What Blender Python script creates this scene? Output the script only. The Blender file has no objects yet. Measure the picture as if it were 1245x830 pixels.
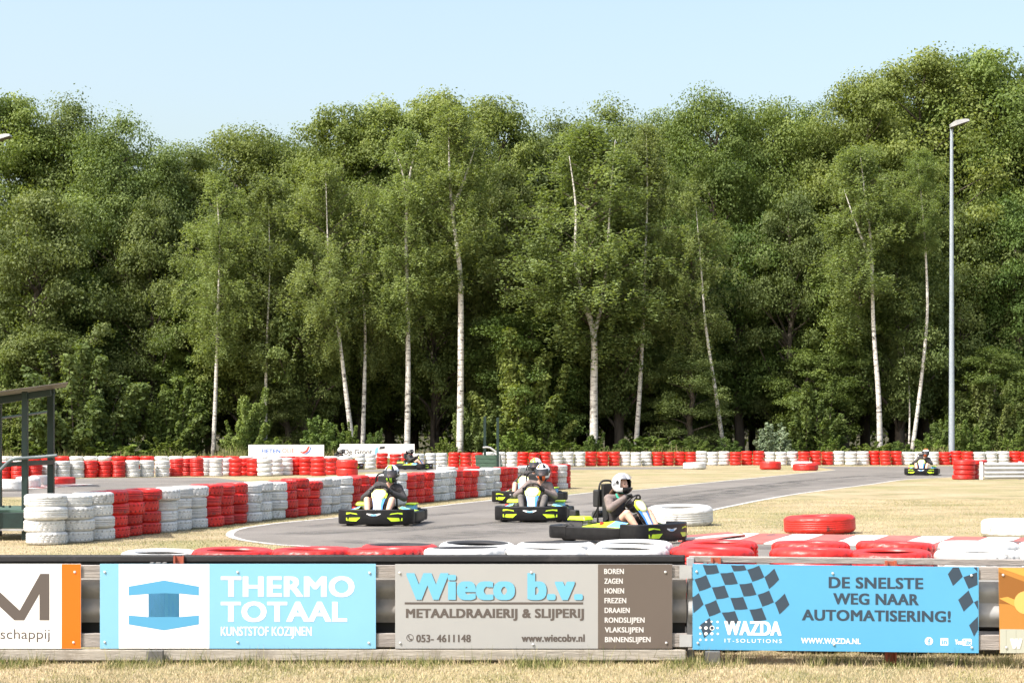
import bpy, bmesh, math, random
import numpy as np
from mathutils import Vector, Matrix, Euler

# ------------------------------------------------------------------ camera, sky, sun, exposure
SC = bpy.context.scene
COL = SC.collection
EYE = 1.58          # camera height above the ground
FP = 2150.0         # focal length in photograph pixels (1245 wide)
CX, HY = 622.5, 530.0
cam = bpy.data.cameras.new('camera')
cam.sensor_width = 36.0
cam.lens = 36.0 * FP / 1245.0
cam.shift_y = (HY - 415.0) / 1245.0
cam.clip_start, cam.clip_end = 0.1, 6000.0
camo = bpy.data.objects.new('camera', cam); COL.objects.link(camo)
camo.location = (0, 0, EYE); camo.rotation_euler = (math.radians(90), 0, 0)
SC.camera = camo

SUN_EL, SUN_AZ = 54.0, 55.0      # elevation, degrees to the left of straight-behind-the-camera
sv = Vector((-math.sin(math.radians(SUN_AZ)) * math.cos(math.radians(SUN_EL)),
             -math.cos(math.radians(SUN_AZ)) * math.cos(math.radians(SUN_EL)), math.sin(math.radians(SUN_EL))))
W = bpy.data.worlds.new('World'); SC.world = W; W.use_nodes = True
wn = W.node_tree.nodes; wl = W.node_tree.links
bg = wn['Background']; bg.inputs['Strength'].default_value = 0.15
sky = wn.new('ShaderNodeTexSky'); sky.sky_type = 'NISHITA'; sky.sun_disc = False
sky.sun_elevation = math.radians(SUN_EL)
sky.sun_rotation = math.atan2(sv.x, sv.y)
sky.altitude = 0.0; sky.air_density = 1.35; sky.dust_density = 5.0; sky.ozone_density = 0.3
wl.new(sky.outputs[0], bg.inputs[0])
sun = bpy.data.lights.new('sun', 'SUN'); sun.energy = 3.4; sun.angle = math.radians(0.53); sun.color = (1.0, 0.965, 0.91)
suno = bpy.data.objects.new('sun', sun); COL.objects.link(suno)
suno.rotation_euler = sv.to_track_quat('Z', 'Y').to_euler(); suno.location = (-20, -20, 40)
SC.view_settings.view_transform = 'Standard'; SC.view_settings.look = 'None'
SC.view_settings.exposure = 1.0; SC.view_settings.gamma = 1.0
SC.view_settings.use_curve_mapping = False
SC.cycles.max_bounces = 6; SC.cycles.diffuse_bounces = 3; SC.cycles.glossy_bounces = 2
SC.cycles.transmission_bounces = 4; SC.cycles.transparent_max_bounces = 6
SC.cycles.use_denoising = True

RNG = np.random.default_rng(7)
random.seed(7)

# ------------------------------------------------------------------ pixel <-> place
def gp(x, y, z=0.0):                      # ground point seen at photograph pixel (x, y)
    Y = (EYE - z) * FP / (y - HY)
    return Vector(((x - CX) * Y / FP, Y, z))
def wp(x, y, Y):
    return Vector(((x - CX) * Y / FP, Y, EYE - (y - HY) * Y / FP))
def ppm(Y): return FP / Y

# ------------------------------------------------------------------ object helpers
def tag(o, label=None, cat=None, group=None, kind=None):
    if label: o['label'] = label
    if cat: o['category'] = cat
    if group: o['group'] = group
    if kind: o['kind'] = kind
    return o
def empty(name, loc=(0, 0, 0), rz=0.0):
    o = bpy.data.objects.new(name, None); COL.objects.link(o)
    o.location = loc; o.rotation_euler = (0, 0, rz); o.empty_display_size = 0.2
    return o
def link(name, me, parent=None, loc=None):
    o = bpy.data.objects.new(name, me); COL.objects.link(o)
    if parent: o.parent = parent
    if loc is not None: o.location = loc
    return o
KIDS = {}
def copy_tree(o, parent=None):
    c = o.copy(); COL.objects.link(c); c.parent = parent
    for ch in list(o.children): copy_tree(ch, c)
    return c
def npmesh(name, V, F, mats, midx=None, smooth=False):
    """V (n,3) float, F (m,4) or (m,3) int arrays -> mesh (fast)"""
    V = np.asarray(V, np.float32); F = np.asarray(F, np.int32)
    me = bpy.data.meshes.new(name); k = F.shape[1]
    me.vertices.add(len(V)); me.vertices.foreach_set('co', V.ravel())
    me.loops.add(F.size); me.loops.foreach_set('vertex_index', F.ravel())
    me.polygons.add(len(F))
    me.polygons.foreach_set('loop_start', np.arange(len(F), dtype=np.int32) * k)
    try: me.polygons.foreach_set('loop_total', np.full(len(F), k, np.int32))
    except Exception: pass
    if midx is not None: me.polygons.foreach_set('material_index', np.asarray(midx, np.int32))
    if smooth: me.polygons.foreach_set('use_smooth', np.ones(len(F), bool))
    for m in mats: me.materials.append(m)
    me.update(calc_edges=True); me.validate()
    return me
class MB:
    def __init__(s): s.v = []; s.f = []; s.m = []
    def add(s, verts, faces, mi=0):
        b = len(s.v); s.v += [tuple(p) for p in verts]
        for f in faces: s.f.append(tuple(b + i for i in f)); s.m.append(mi)
        return s
    def box(s, c, d, mi=0, rz=0.0, M=None, taper=1.0):
        x, y, z = d[0] / 2, d[1] / 2, d[2] / 2
        vs = [Vector((a * x * (taper if g > 0 else 1), b * y * (taper if g > 0 else 1), g * z)) for g in (-1, 1) for a, b in ((-1, -1), (1, -1), (1, 1), (-1, 1))]
        R = M if M is not None else Matrix.Rotation(rz, 3, 'Z')
        vs = [R @ v + Vector(c) for v in vs]
        return s.add(vs, [(3, 2, 1, 0), (4, 5, 6, 7), (0, 1, 5, 4), (1, 2, 6, 5), (2, 3, 7, 6), (3, 0, 4, 7)], mi)
    def tube(s, pts, r, n=8, mi=0, caps=True, flat=1.0):
        pts = [Vector(p) for p in pts]; k = len(pts)
        rs = list(r) if isinstance(r, (list, tuple)) else [r] * k
        t0 = (pts[1] - pts[0]).normalized()
        u = t0.orthogonal().normalized()
        vs = []
        for i in range(k):
            t = (pts[min(i + 1, k - 1)] - pts[max(i - 1, 0)]).normalized()
            u = (u - t * u.dot(t)).normalized(); w = t.cross(u)
            for j in range(n):
                a = 2 * math.pi * j / n
                vs.append(pts[i] + u * (rs[i] * math.cos(a)) + w * (rs[i] * flat * math.sin(a)))
        fs = [(i * n + j, i * n + (j + 1) % n, (i + 1) * n + (j + 1) % n, (i + 1) * n + j) for i in range(k - 1) for j in range(n)]
        if caps: fs += [tuple(range(n - 1, -1, -1)), tuple((k - 1) * n + j for j in range(n))]
        return s.add(vs, fs, mi)
    def lathe(s, prof, n=24, M=None, mi=0, close=False):
        M = M or Matrix.Identity(4); k = len(prof)
        vs = [M @ Vector((r * math.cos(2 * math.pi * j / n), r * math.sin(2 * math.pi * j / n), z)) for (r, z) in prof for j in range(n)]
        rng = k if close else k - 1
        fs = [(i * n + j, i * n + (j + 1) % n, ((i + 1) % k) * n + (j + 1) % n, ((i + 1) % k) * n + j) for i in range(rng) for j in range(n)]
        return s.add(vs, fs, mi)
    def ball(s, c, r, n=12, mi=0):
        r = r if isinstance(r, (tuple, list)) else (r, r, r)
        m = n // 2
        vs = []; fs = []
        for i in range(m + 1):
            e = -math.pi / 2 + math.pi * i / m
            for j in range(n):
                a = 2 * math.pi * j / n
                vs.append((c[0] + r[0] * math.cos(e) * math.cos(a), c[1] + r[1] * math.cos(e) * math.sin(a), c[2] + r[2] * math.sin(e)))
        fs = [(i * n + j, i * n + (j + 1) % n, (i + 1) * n + (j + 1) % n, (i + 1) * n + j) for i in range(m) for j in range(n)]
        return s.add(vs, fs, mi)
    def sweep(s, path, prof, mi=0, closed=False, up=Vector((0, 0, 1))):
        """prof: list of (outward, z); path: 2D points, outward = right-hand side of travel"""
        P = [Vector((p[0], p[1], 0)) for p in path]; k = len(P); q = len(prof); vs = []
        for i in range(k):
            a = P[(i - 1) % k] if closed else P[max(i - 1, 0)]; b = P[(i + 1) % k] if closed else P[min(i + 1, k - 1)]
            t = (b - a).normalized(); nrm = Vector((t.y, -t.x, 0))
            for o, z in prof: vs.append(P[i] + nrm * o + Vector((0, 0, z)))
        rng = k if closed else k - 1
        fs = [(i * q + j, ((i + 1) % k) * q + j, ((i + 1) % k) * q + (j + 1) % q, i * q + (j + 1) % q) for i in range(rng) for j in range(q)]
        if not closed: fs += [tuple(range(q)), tuple((k - 1) * q + j for j in range(q - 1, -1, -1))]
        return s.add(vs, fs, mi)
    def build(s, name, mats, parent=None, smooth=False, bevel=0.0, loc=None):
        me = bpy.data.meshes.new(name)
        me.from_pydata(s.v, [], s.f)
        for m in (mats if isinstance(mats, (list, tuple)) else [mats]): me.materials.append(m)
        me.polygons.foreach_set('material_index', s.m)
        bm = bmesh.new(); bm.from_mesh(me)
        bmesh.ops.recalc_face_normals(bm, faces=bm.faces)
        if bevel: bmesh.ops.bevel(bm, geom=[e for e in bm.edges if len(e.link_faces) == 2 and e.calc_face_angle(0) > 0.5], offset=bevel, segments=2, profile=0.5, affect='EDGES', clamp_overlap=True)
        bm.to_mesh(me); bm.free()
        if smooth:
            me.polygons.foreach_set('use_smooth', [True] * len(me.polygons))
            if smooth != 'all':
                me.set_sharp_from_angle(angle=math.radians(38))
        me.update()
        return link(name, me, parent, loc)

# ------------------------------------------------------------------ materials
def nt(name):
    m = bpy.data.materials.new(name); m.use_nodes = True
    n = m.node_tree.nodes; l = m.node_tree.links
    return m, n, l, n['Principled BSDF']
def ramp(n, pts):
    r = n.new('ShaderNodeValToRGB'); e = r.color_ramp.elements
    while len(e) < len(pts): e.new(0.5)
    for i, (p, c) in enumerate(pts): e[i].position = p; e[i].color = (*c, 1) if len(c) == 3 else c
    return r
def noise(n, l, scale, detail=5.0, coord='Object', sc3=None, rough=0.6):
    t = n.new('ShaderNodeTexCoord'); o = t.outputs[coord]
    if sc3:
        mp = n.new('ShaderNodeMapping'); mp.inputs['Scale'].default_value = sc3
        l.new(o, mp.inputs[0]); o = mp.outputs[0]
    x = n.new('ShaderNodeTexNoise'); x.inputs['Scale'].default_value = scale; x.inputs['Detail'].default_value = detail
    x.inputs['Roughness'].default_value = rough
    l.new(o, x.inputs['Vector']); return x
def pbr(name, col, rough=0.6, metal=0.0, var=0.12, vs=6.0, bump=0.0, bs=40.0, spec=0.5, coat=0.0, sc3=None, dirt=None, dirt_amt=0.5, ds=5.0, objvar=0.0):
    m, n, l, b = nt(name)
    b.inputs['Roughness'].default_value = rough; b.inputs['Metallic'].default_value = metal
    b.inputs['Specular IOR Level'].default_value = spec; b.inputs['Coat Weight'].default_value = coat
    x = noise(n, l, vs, 6, sc3=sc3)
    r = ramp(n, [(0.3, tuple(c * (1 - var) for c in col)), (0.7, tuple(min(1, c * (1 + var)) for c in col))])
    l.new(x.outputs['Fac'], r.inputs[0]); out = r.outputs[0]
    if dirt:
        d = noise(n, l, ds, 8, rough=0.7)
        dr = ramp(n, [(1 - dirt_amt - 0.06, (0, 0, 0)), (1 - dirt_amt + 0.06, (1, 1, 1))])
        l.new(d.outputs['Fac'], dr.inputs[0])
        mx = n.new('ShaderNodeMix'); mx.data_type = 'RGBA'
        l.new(dr.outputs[0], mx.inputs['Factor']); l.new(out, mx.inputs['A']); mx.inputs['B'].default_value = (*dirt, 1)
        out = mx.outputs['Result']
    if objvar:
        oi = n.new('ShaderNodeObjectInfo'); mr = n.new('ShaderNodeMapRange')
        mr.inputs['To Min'].default_value = 1 - objvar; mr.inputs['To Max'].default_value = 1 + objvar * 0.6
        l.new(oi.outputs['Random'], mr.inputs[0])
        hs = n.new('ShaderNodeHueSaturation'); l.new(mr.outputs[0], hs.inputs['Value']); l.new(out, hs.inputs['Color']); out = hs.outputs[0]
    l.new(out, b.inputs['Base Color'])
    if bump:
        y = noise(n, l, bs, 4, sc3=sc3); bp = n.new('ShaderNodeBump'); bp.inputs['Strength'].default_value = bump; bp.inputs['Distance'].default_value = 0.02
        l.new(y.outputs['Fac'], bp.inputs['Height']); l.new(bp.outputs[0], b.inputs['Normal'])
    return m
M = {}
M['tyre_white'] = pbr('white_tyre_paint', (0.60, 0.60, 0.585), 0.55, var=0.14, vs=7, bump=0.15, bs=30, dirt=(0.17, 0.16, 0.145), dirt_amt=0.355, ds=6, objvar=0.16)
M['tyre_red'] = pbr('red_tyre_paint', (0.60, 0.020, 0.013), 0.42, var=0.2, vs=6, bump=0.15, bs=30, dirt=(0.10, 0.025, 0.022), dirt_amt=0.365, ds=5, objvar=0.28)
M['groove_white'] = pbr('worn_white_groove', (0.42, 0.42, 0.41), 0.8, var=0.35, vs=25, objvar=0.2)
M['groove_red'] = pbr('worn_red_groove', (0.24, 0.012, 0.01), 0.7, var=0.35, vs=25, objvar=0.2)
M['rubber'] = pbr('bare_rubber', (0.022, 0.022, 0.024), 0.75, var=0.3, bump=0.2)
M['plastic'] = pbr('black_bumper_plastic', (0.011, 0.011, 0.012), 0.45, var=0.4, vs=9, bump=0.06, spec=0.3, dirt=(0.04, 0.038, 0.036), dirt_amt=0.28, ds=5)
M['lime'] = pbr('lime_plastic', (0.52, 0.72, 0.03), 0.38, var=0.06)
M['blue'] = pbr('blue_plastic', (0.06, 0.25, 0.70), 0.38, var=0.06)
M['lblue'] = pbr('light_blue_plastic', (0.16, 0.45, 0.82), 0.38, var=0.06)
M['wplastic'] = pbr('white_plastic', (0.78, 0.78, 0.78), 0.4, var=0.04)
M['platey'] = pbr('yellow_plate_rim', (0.80, 0.78, 0.12), 0.4, var=0.05)
M['plate'] = pbr('cream_number_plate', (0.80, 0.79, 0.62), 0.4, var=0.05)
M['redplastic'] = pbr('red_cap_plastic', (0.65, 0.03, 0.02), 0.4, var=0.05)
M['steel'] = pbr('dull_steel', (0.42, 0.43, 0.44), 0.42, metal=0.7, var=0.15, vs=5, bump=0.05)
M['darksteel'] = pbr('dark_engine_metal', (0.09, 0.09, 0.095), 0.45, metal=0.5, var=0.25)
M['galv'] = pbr('galvanised_steel', (0.33, 0.335, 0.335), 0.6, metal=0.1, var=0.18, vs=4, bump=0.04, bs=14)
M['galv_shade'] = pbr('dull_shaded_barrier', (0.26, 0.245, 0.225), 0.7, metal=0.05, var=0.25, vs=4, bump=0.05, bs=14); M['mast'] = pbr('grey_mast_paint', (0.30, 0.345, 0.39), 0.45, metal=0.1, var=0.08)  # left crash barrier: shade behind the planks painted in as a darker steel
M['seat'] = pbr('black_seat', (0.016, 0.016, 0.017), 0.55, var=0.3)
M['skin'] = pbr('skin', (0.62, 0.36, 0.26), 0.55, var=0.08, vs=12)
M['jacket'] = pbr('grey_brown_jacket', (0.19, 0.150, 0.140), 0.85, var=0.3, vs=9, bump=0.5, bs=18, dirt=(0.04, 0.036, 0.036), dirt_amt=0.42, ds=4.5)
M['jacket2'] = pbr('black_patterned_jacket', (0.040, 0.037, 0.038), 0.85, var=0.35, vs=9, bump=0.5, bs=18, dirt=(0.21, 0.175, 0.17), dirt_amt=0.40, ds=5.5)
M['jacketd'] = pbr('dark_jacket', (0.045, 0.042, 0.043), 0.85, var=0.35, vs=9, bump=0.4, bs=22)
M['shorts'] = pbr('dark_shorts', (0.028, 0.023, 0.023), 0.9, var=0.3, bump=0.3)
M['trousers'] = pbr('grey_trousers', (0.12, 0.11, 0.105), 0.9, var=0.3, bump=0.3)
M['glove'] = pbr('black_glove', (0.014, 0.014, 0.015), 0.7, var=0.3)
M['shoe'] = pbr('dark_shoe', (0.03, 0.03, 0.035), 0.6, var=0.3)
M['hair'] = pbr('brown_hair', (0.10, 0.055, 0.03), 0.6, var=0.4, vs=60)
M['eye'] = pbr('dark_eye', (0.03, 0.02, 0.018), 0.2, var=0.1)
M['h_white'] = pbr('white_helmet_shell', (0.80, 0.80, 0.80), 0.22, var=0.03, coat=0.4)
M['h_black'] = pbr('black_helmet_shell', (0.015, 0.015, 0.017), 0.25, var=0.1, coat=0.4)
M['h_grey'] = pbr('grey_helmet_shell', (0.22, 0.23, 0.25), 0.3, var=0.1, coat=0.4)
M['h_lime'] = pbr('lime_helmet_paint', (0.42, 0.75, 0.05), 0.25, var=0.05, coat=0.4)
M['h_orange'] = pbr('orange_helmet_paint', (0.80, 0.14, 0.02), 0.25, var=0.05, coat=0.4)
M['green_scarf'] = pbr('green_strap', (0.05, 0.45, 0.30), 0.7, var=0.1)
M['post_green'] = pbr('dark_green_paint', (0.008, 0.026, 0.023), 0.5, var=0.25, vs=5, bump=0.08)
M['rail_green'] = pbr('worn_green_handrail', (0.11, 0.14, 0.15), 0.4, var=0.2); M['deck_green'] = pbr('green_boards', (0.055, 0.105, 0.075), 0.75, var=0.3, vs=5, bump=0.2, sc3=(1, 1, 6))
M['roof'] = pbr('weathered_roof_sheet', (0.095, 0.082, 0.070), 0.6, var=0.25, vs=3, bump=0.05)
M['wood'] = pbr('weathered_plank', (0.27, 0.245, 0.225), 0.85, var=0.30, vs=4, sc3=(1.2, 1.2, 14), bump=0.35, bs=9, dirt=(0.16, 0.13, 0.11), dirt_amt=0.36, ds=4)
M['woodlow'] = pbr('pale_kickboard', (0.34, 0.31, 0.265), 0.85, var=0.22, vs=4, sc3=(1.2, 1.2, 10), bump=0.3, bs=9, dirt=(0.25, 0.22, 0.18), dirt_amt=0.40, ds=5)
M['blackboard'] = pbr('black_belt_rubber', (0.020, 0.019, 0.019), 0.55, var=0.3, vs=3, bump=0.1, dirt=(0.055, 0.05, 0.048), dirt_amt=0.38, ds=3)
M['redpost'] = pbr('red_oxide_post', (0.36, 0.085, 0.045), 0.6, var=0.2, dirt=(0.2, 0.08, 0.05), dirt_amt=0.35)
M['greypost'] = pbr('grey_steel_post', (0.13, 0.125, 0.118), 0.55, metal=0.2, var=0.2, vs=6, sc3=(3, 3, 1))
M['screw'] = pbr('zinc_screw', (0.66, 0.66, 0.67), 0.35, metal=0.4, var=0.05)
def sign(name, col, rough=0.38): 
    return pbr(name, col, rough, var=0.025, vs=2.2, spec=0.4)
M['s_white'] = sign('sign_white', (0.80, 0.79, 0.77)); M['s_blue'] = sign('sign_sky_blue', (0.21, 0.46, 0.64))
M['s_blue2'] = sign('sign_cyan', (0.088, 0.325, 0.53)); M['s_navy'] = sign('sign_slate_ink', (0.034, 0.054, 0.080))
M['s_blue3'] = sign('sign_letter_blue', (0.15, 0.43, 0.60)); M['s_grey'] = sign('sign_pale_grey', (0.365, 0.366, 0.362)); M['s_brown'] = sign('sign_taupe', (0.125, 0.102, 0.088))
M['s_taupe'] = sign('sign_taupe_ink', (0.105, 0.088, 0.080)); M['s_orange'] = sign('sign_orange', (0.72, 0.145, 0.008))
M['s_ink'] = sign('sign_dark_ink', (0.05, 0.05, 0.06)); M['s_red'] = sign('sign_red_ink', (0.72, 0.08, 0.06)); M['s_cobalt'] = sign('sign_cobalt_ink', (0.05, 0.15, 0.50))
M['s_pink'] = sign('sign_faded_red_ink', (0.60, 0.12, 0.10)); M['s_ltext'] = sign('sign_light_text', (0.62, 0.61, 0.60)); M['s_back'] = sign('sign_back_aluminium', (0.42, 0.42, 0.42))
M['s_mid'] = sign('emblem_mid_blue', (0.11, 0.37, 0.66)); M['s_deep'] = sign('emblem_deep_blue', (0.06, 0.27, 0.58))
M['cheese'] = sign('print_cheese', (0.62, 0.40, 0.12)); M['shelf'] = sign('print_shelf', (0.42, 0.19, 0.04)); M['shelfd'] = sign('print_shelf_dark', (0.25, 0.10, 0.022)); M['shelfl'] = sign('print_shelf_light', (0.60, 0.31, 0.065))
M['plankprint'] = sign('print_pale_planks', (0.40, 0.41, 0.34)); M['plankline'] = sign('print_plank_gap', (0.30, 0.30, 0.24))

def foliage(name, dark, light, trans=0.32, warm=None):
    m, n, l, b = nt(name)
    at = n.new('ShaderNodeAttribute'); at.attribute_name = 'tone'
    oi = n.new('ShaderNodeObjectInfo')
    r = ramp(n, [(0.0, dark), (0.6, tuple((a + c) / 2 for a, c in zip(dark, light))), (1.0, light)])
    l.new(at.outputs['Fac'], r.inputs[0])
    hs = n.new('ShaderNodeHueSaturation')
    mr = n.new('ShaderNodeMapRange'); mr.inputs['To Min'].default_value = 0.88; mr.inputs['To Max'].default_value = 1.22
    l.new(oi.outputs['Random'], mr.inputs[0]); l.new(mr.outputs[0], hs.inputs['Value'])
    mh = n.new('ShaderNodeMapRange'); mh.inputs['To Min'].default_value = 0.513; mh.inputs['To Max'].default_value = 0.490
    ml = n.new('ShaderNodeMath'); ml.operation = 'FRACT'; mm = n.new('ShaderNodeMath'); mm.operation = 'MULTIPLY'; mm.inputs[1].default_value = 7.31
    l.new(oi.outputs['Random'], mm.inputs[0]); l.new(mm.outputs[0], ml.inputs[0]); l.new(ml.outputs[0], mh.inputs[0]); l.new(mh.outputs[0], hs.inputs['Hue'])
    l.new(r.outputs[0], hs.inputs['Color'])
    b.inputs['Roughness'].default_value = 0.55; b.inputs['Specular IOR Level'].default_value = 0.18
    l.new(hs.outputs[0], b.inputs['Base Color'])
    tr = n.new('ShaderNodeBsdfTranslucent')
    g = n.new('ShaderNodeMix'); g.data_type = 'RGBA'; g.blend_type = 'MULTIPLY'; g.inputs['Factor'].default_value = 1.0
    l.new(hs.outputs[0], g.inputs['A']); g.inputs['B'].default_value = (1.5, 1.5, 0.6, 1)
    l.new(g.outputs['Result'], tr.inputs['Color'])
    ms = n.new('ShaderNodeMixShader'); ms.inputs[0].default_value = trans
    l.new(b.outputs[0], ms.inputs[1]); l.new(tr.outputs[0], ms.inputs[2]); l.new(ms.outputs[0], n['Material Output'].inputs[0])
    return m
M['leaf_oak'] = foliage('oak_leaves', (0.090, 0.128, 0.030), (0.230, 0.278, 0.080))
M['leaf_alder'] = foliage('alder_leaves', (0.074, 0.105, 0.030), (0.195, 0.236, 0.080))
M['leaf_birch'] = foliage('birch_leaves', (0.112, 0.150, 0.050), (0.252, 0.305, 0.115), 0.36)
M['leaf_shrub'] = foliage('shrub_leaves', (0.054, 0.090, 0.020), (0.150, 0.205, 0.055), 0.3)
M['leaf_silver'] = foliage('silver_leaves', (0.12, 0.17, 0.09), (0.32, 0.38, 0.26), 0.2)
M['leaf_lime'] = foliage('lime_leaves', (0.080, 0.122, 0.024), (0.200, 0.260, 0.065), 0.32)
M['bark'] = pbr('brown_bark', (0.085, 0.068, 0.052), 0.9, var=0.4, vs=3, sc3=(4, 4, 0.6), bump=0.6, bs=5)
def birchbark():
    m, n, l, b = nt('birch_bark'); b.inputs['Roughness'].default_value = 0.7
    a = noise(n, l, 3.2, 5, sc3=(0.8, 0.8, 3.2)); r = ramp(n, [(0.36, (0.07, 0.06, 0.055)), (0.43, (0.46, 0.43, 0.39)), (0.60, (0.66, 0.63, 0.58))])
    l.new(a.outputs['Fac'], r.inputs[0])
    g = n.new('ShaderNodeTexCoord'); sx = n.new('ShaderNodeSeparateXYZ'); l.new(g.outputs['Object'], sx.inputs[0])
    x2 = noise(n, l, 2.0, 4, sc3=(2, 2, 1)); ad = n.new('ShaderNodeMath'); ad.operation = 'MULTIPLY_ADD'; ad.inputs[1].default_value = 2.6; l.new(x2.outputs['Fac'], ad.inputs[0]); l.new(sx.outputs['Z'], ad.inputs[2])
    rr = ramp(n, [(0.28, (1, 1, 1)), (0.42, (0, 0, 0))]); mp = n.new('ShaderNodeMapRange'); mp.inputs['From Max'].default_value = 6.0
    l.new(ad.outputs[0], mp.inputs[0]); l.new(mp.outputs[0], rr.inputs[0])
    mx = n.new('ShaderNodeMix'); mx.data_type = 'RGBA'; l.new(rr.outputs[0], mx.inputs['Factor']); l.new(r.outputs[0], mx.inputs['A']); mx.inputs['B'].default_value = (0.15, 0.13, 0.115, 1)
    l.new(mx.outputs['Result'], b.inputs['Base Color']); return m
M['birch'] = birchbark()

def ground_mat(name, cols, s1, s2, bump, bs, rough=0.95, patch=None):
    m, n, l, b = nt(name); b.inputs['Roughness'].default_value = rough; b.inputs['Specular IOR Level'].default_value = 0.15
    a = noise(n, l, s1, 8, rough=0.68); c = noise(n, l, s2, 6, rough=0.7)
    r1 = ramp(n, [(0.34, cols[0]), (0.5, cols[1]), (0.64, cols[2])]); l.new(a.outputs['Fac'], r1.inputs[0])
    r2 = ramp(n, [(0.30, (0.62, 0.62, 0.62)), (0.70, (1.25, 1.22, 1.15))]); l.new(c.outputs['Fac'], r2.inputs[0])
    mx = n.new('ShaderNodeMix'); mx.data_type = 'RGBA'; mx.blend_type = 'MULTIPLY'; mx.inputs['Factor'].default_value = 1.0
    l.new(r1.outputs[0], mx.inputs['A']); l.new(r2.outputs[0], mx.inputs['B'])
    out = mx.outputs['Result']
    if patch:
        g_ = noise(n, l, 0.16, 6, rough=0.72); gr = ramp(n, [(0.47, (0, 0, 0)), (0.66, (0.75, 0.75, 0.75))]); l.new(g_.outputs['Fac'], gr.inputs[0])
        m2 = n.new('ShaderNodeMix'); m2.data_type = 'RGBA'; l.new(gr.outputs[0], m2.inputs['Factor']); l.new(out, m2.inputs['A']); m2.inputs['B'].default_value = (*patch, 1); out = m2.outputs['Result']
        h_ = noise(n, l, 0.5, 8, rough=0.75); hr = ramp(n, [(0.56, (0, 0, 0)), (0.68, (0.6, 0.6, 0.6))]); l.new(h_.outputs['Fac'], hr.inputs[0])
        m3 = n.new('ShaderNodeMix'); m3.data_type = 'RGBA'; l.new(hr.outputs[0], m3.inputs['Factor']); l.new(out, m3.inputs['A']); m3.inputs['B'].default_value = (0.27, 0.20, 0.135, 1); out = m3.outputs['Result']
    l.new(out, b.inputs['Base Color'])
    y = noise(n, l, bs, 6); bp = n.new('ShaderNodeBump'); bp.inputs['Strength'].default_value = bump; bp.inputs['Distance'].default_value = 0.04
    l.new(y.outputs['Fac'], bp.inputs['Height']); l.new(bp.outputs[0], b.inputs['Normal'])
    return m
M['grass'] = ground_mat('dry_grass', ((0.21, 0.20, 0.105), (0.335, 0.282, 0.18), (0.40, 0.332, 0.225)), 0.55, 14.0, 0.7, 30.0, patch=(0.20, 0.205, 0.085))
M['asphalt'] = ground_mat('track_asphalt', ((0.140, 0.133, 0.126), (0.178, 0.168, 0.159), (0.212, 0.200, 0.190)), 0.35, 60.0, 0.25, 120.0, 0.85)
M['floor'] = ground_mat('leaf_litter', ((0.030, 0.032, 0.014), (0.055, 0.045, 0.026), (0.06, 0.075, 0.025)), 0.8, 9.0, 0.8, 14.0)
M['line'] = pbr('worn_white_line', (0.48, 0.465, 0.44), 0.8, var=0.18, vs=9, dirt=(0.20, 0.19, 0.175), dirt_amt=0.46, ds=6)
M['kerb_red'] = pbr('faded_red_kerb', (0.40, 0.10, 0.085), 0.8, var=0.2, vs=5, dirt=(0.10, 0.075, 0.075), dirt_amt=0.43, ds=1.6, bump=0.2)
M['kerb_white'] = pbr('faded_white_kerb', (0.54, 0.525, 0.50), 0.8, var=0.14, vs=5, dirt=(0.18, 0.175, 0.17), dirt_amt=0.43, ds=1.6, bump=0.2)
def blade_mat():
    m, n, l, b = nt('grass_blades'); b.inputs['Roughness'].default_value = 0.8; b.inputs['Specular IOR Level'].default_value = 0.2
    at = n.new('ShaderNodeAttribute'); at.attribute_name = 'tone'
    r = ramp(n, [(0.0, (0.09, 0.125, 0.030)), (0.35, (0.27, 0.25, 0.10)), (0.55, (0.40, 0.325, 0.19)), (1.0, (0.53, 0.43, 0.29))])
    l.new(at.outputs['Fac'], r.inputs[0]); l.new(r.outputs[0], b.inputs['Base Color']); return m
M['blade'] = blade_mat()
def visor_mat(name, tint, f):
    m, n, l, b = nt(name); b.inputs['Base Color'].default_value = (*tint, 1); b.inputs['Roughness'].default_value = 0.08; b.inputs['Specular IOR Level'].default_value = 0.7
    t = n.new('ShaderNodeBsdfTransparent'); t.inputs[0].default_value = (0.85, 0.85, 0.88, 1); ms = n.new('ShaderNodeMixShader'); ms.inputs[0].default_value = f
    l.new(b.outputs[0], ms.inputs[1]); l.new(t.outputs[0], ms.inputs[2]); l.new(ms.outputs[0], n['Material Output'].inputs[0]); return m
M['visor'] = visor_mat('smoked_visor', (0.06, 0.065, 0.075), 0.40)
M['visor_clear'] = visor_mat('clear_visor', (0.5, 0.52, 0.55), 0.80)

# ------------------------------------------------------------------ ground, track, markings, kerbs
def sheet(name, pts, z, m, kind='structure'):
    me = bpy.data.meshes.new(name); me.from_pydata([(p[0], p[1], z) for p in pts], [], [tuple(range(len(pts)))])
    bm = bmesh.new(); bm.from_mesh(me)
    for f in bm.faces:
        f.normal_update()
        if f.normal.z < 0: f.normal_flip()
    bm.to_mesh(me); bm.free(); me.materials.append(m)
    return tag(link(name, me), kind=kind)
sheet('ground', [(-2500, -400), (2500, -400), (2500, 4000), (-2500, 4000)], 0.0, M['grass'])
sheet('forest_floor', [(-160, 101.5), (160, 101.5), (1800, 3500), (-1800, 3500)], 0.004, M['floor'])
def smoothpath(P, k=6):
    P = [Vector(p) for p in P]; out = []
    for i in range(len(P) - 1):
        a, b, c, d = P[max(i - 1, 0)], P[i], P[i + 1], P[min(i + 2, len(P) - 1)]
        for j in range(k):
            t = j / k
            out.append(0.5 * ((2 * b) + (c - a) * t + (2 * a - 5 * b + 4 * c - d) * t * t + (3 * b - a - 3 * c + d) * t ** 3))
    out.append(P[-1]); return out
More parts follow.
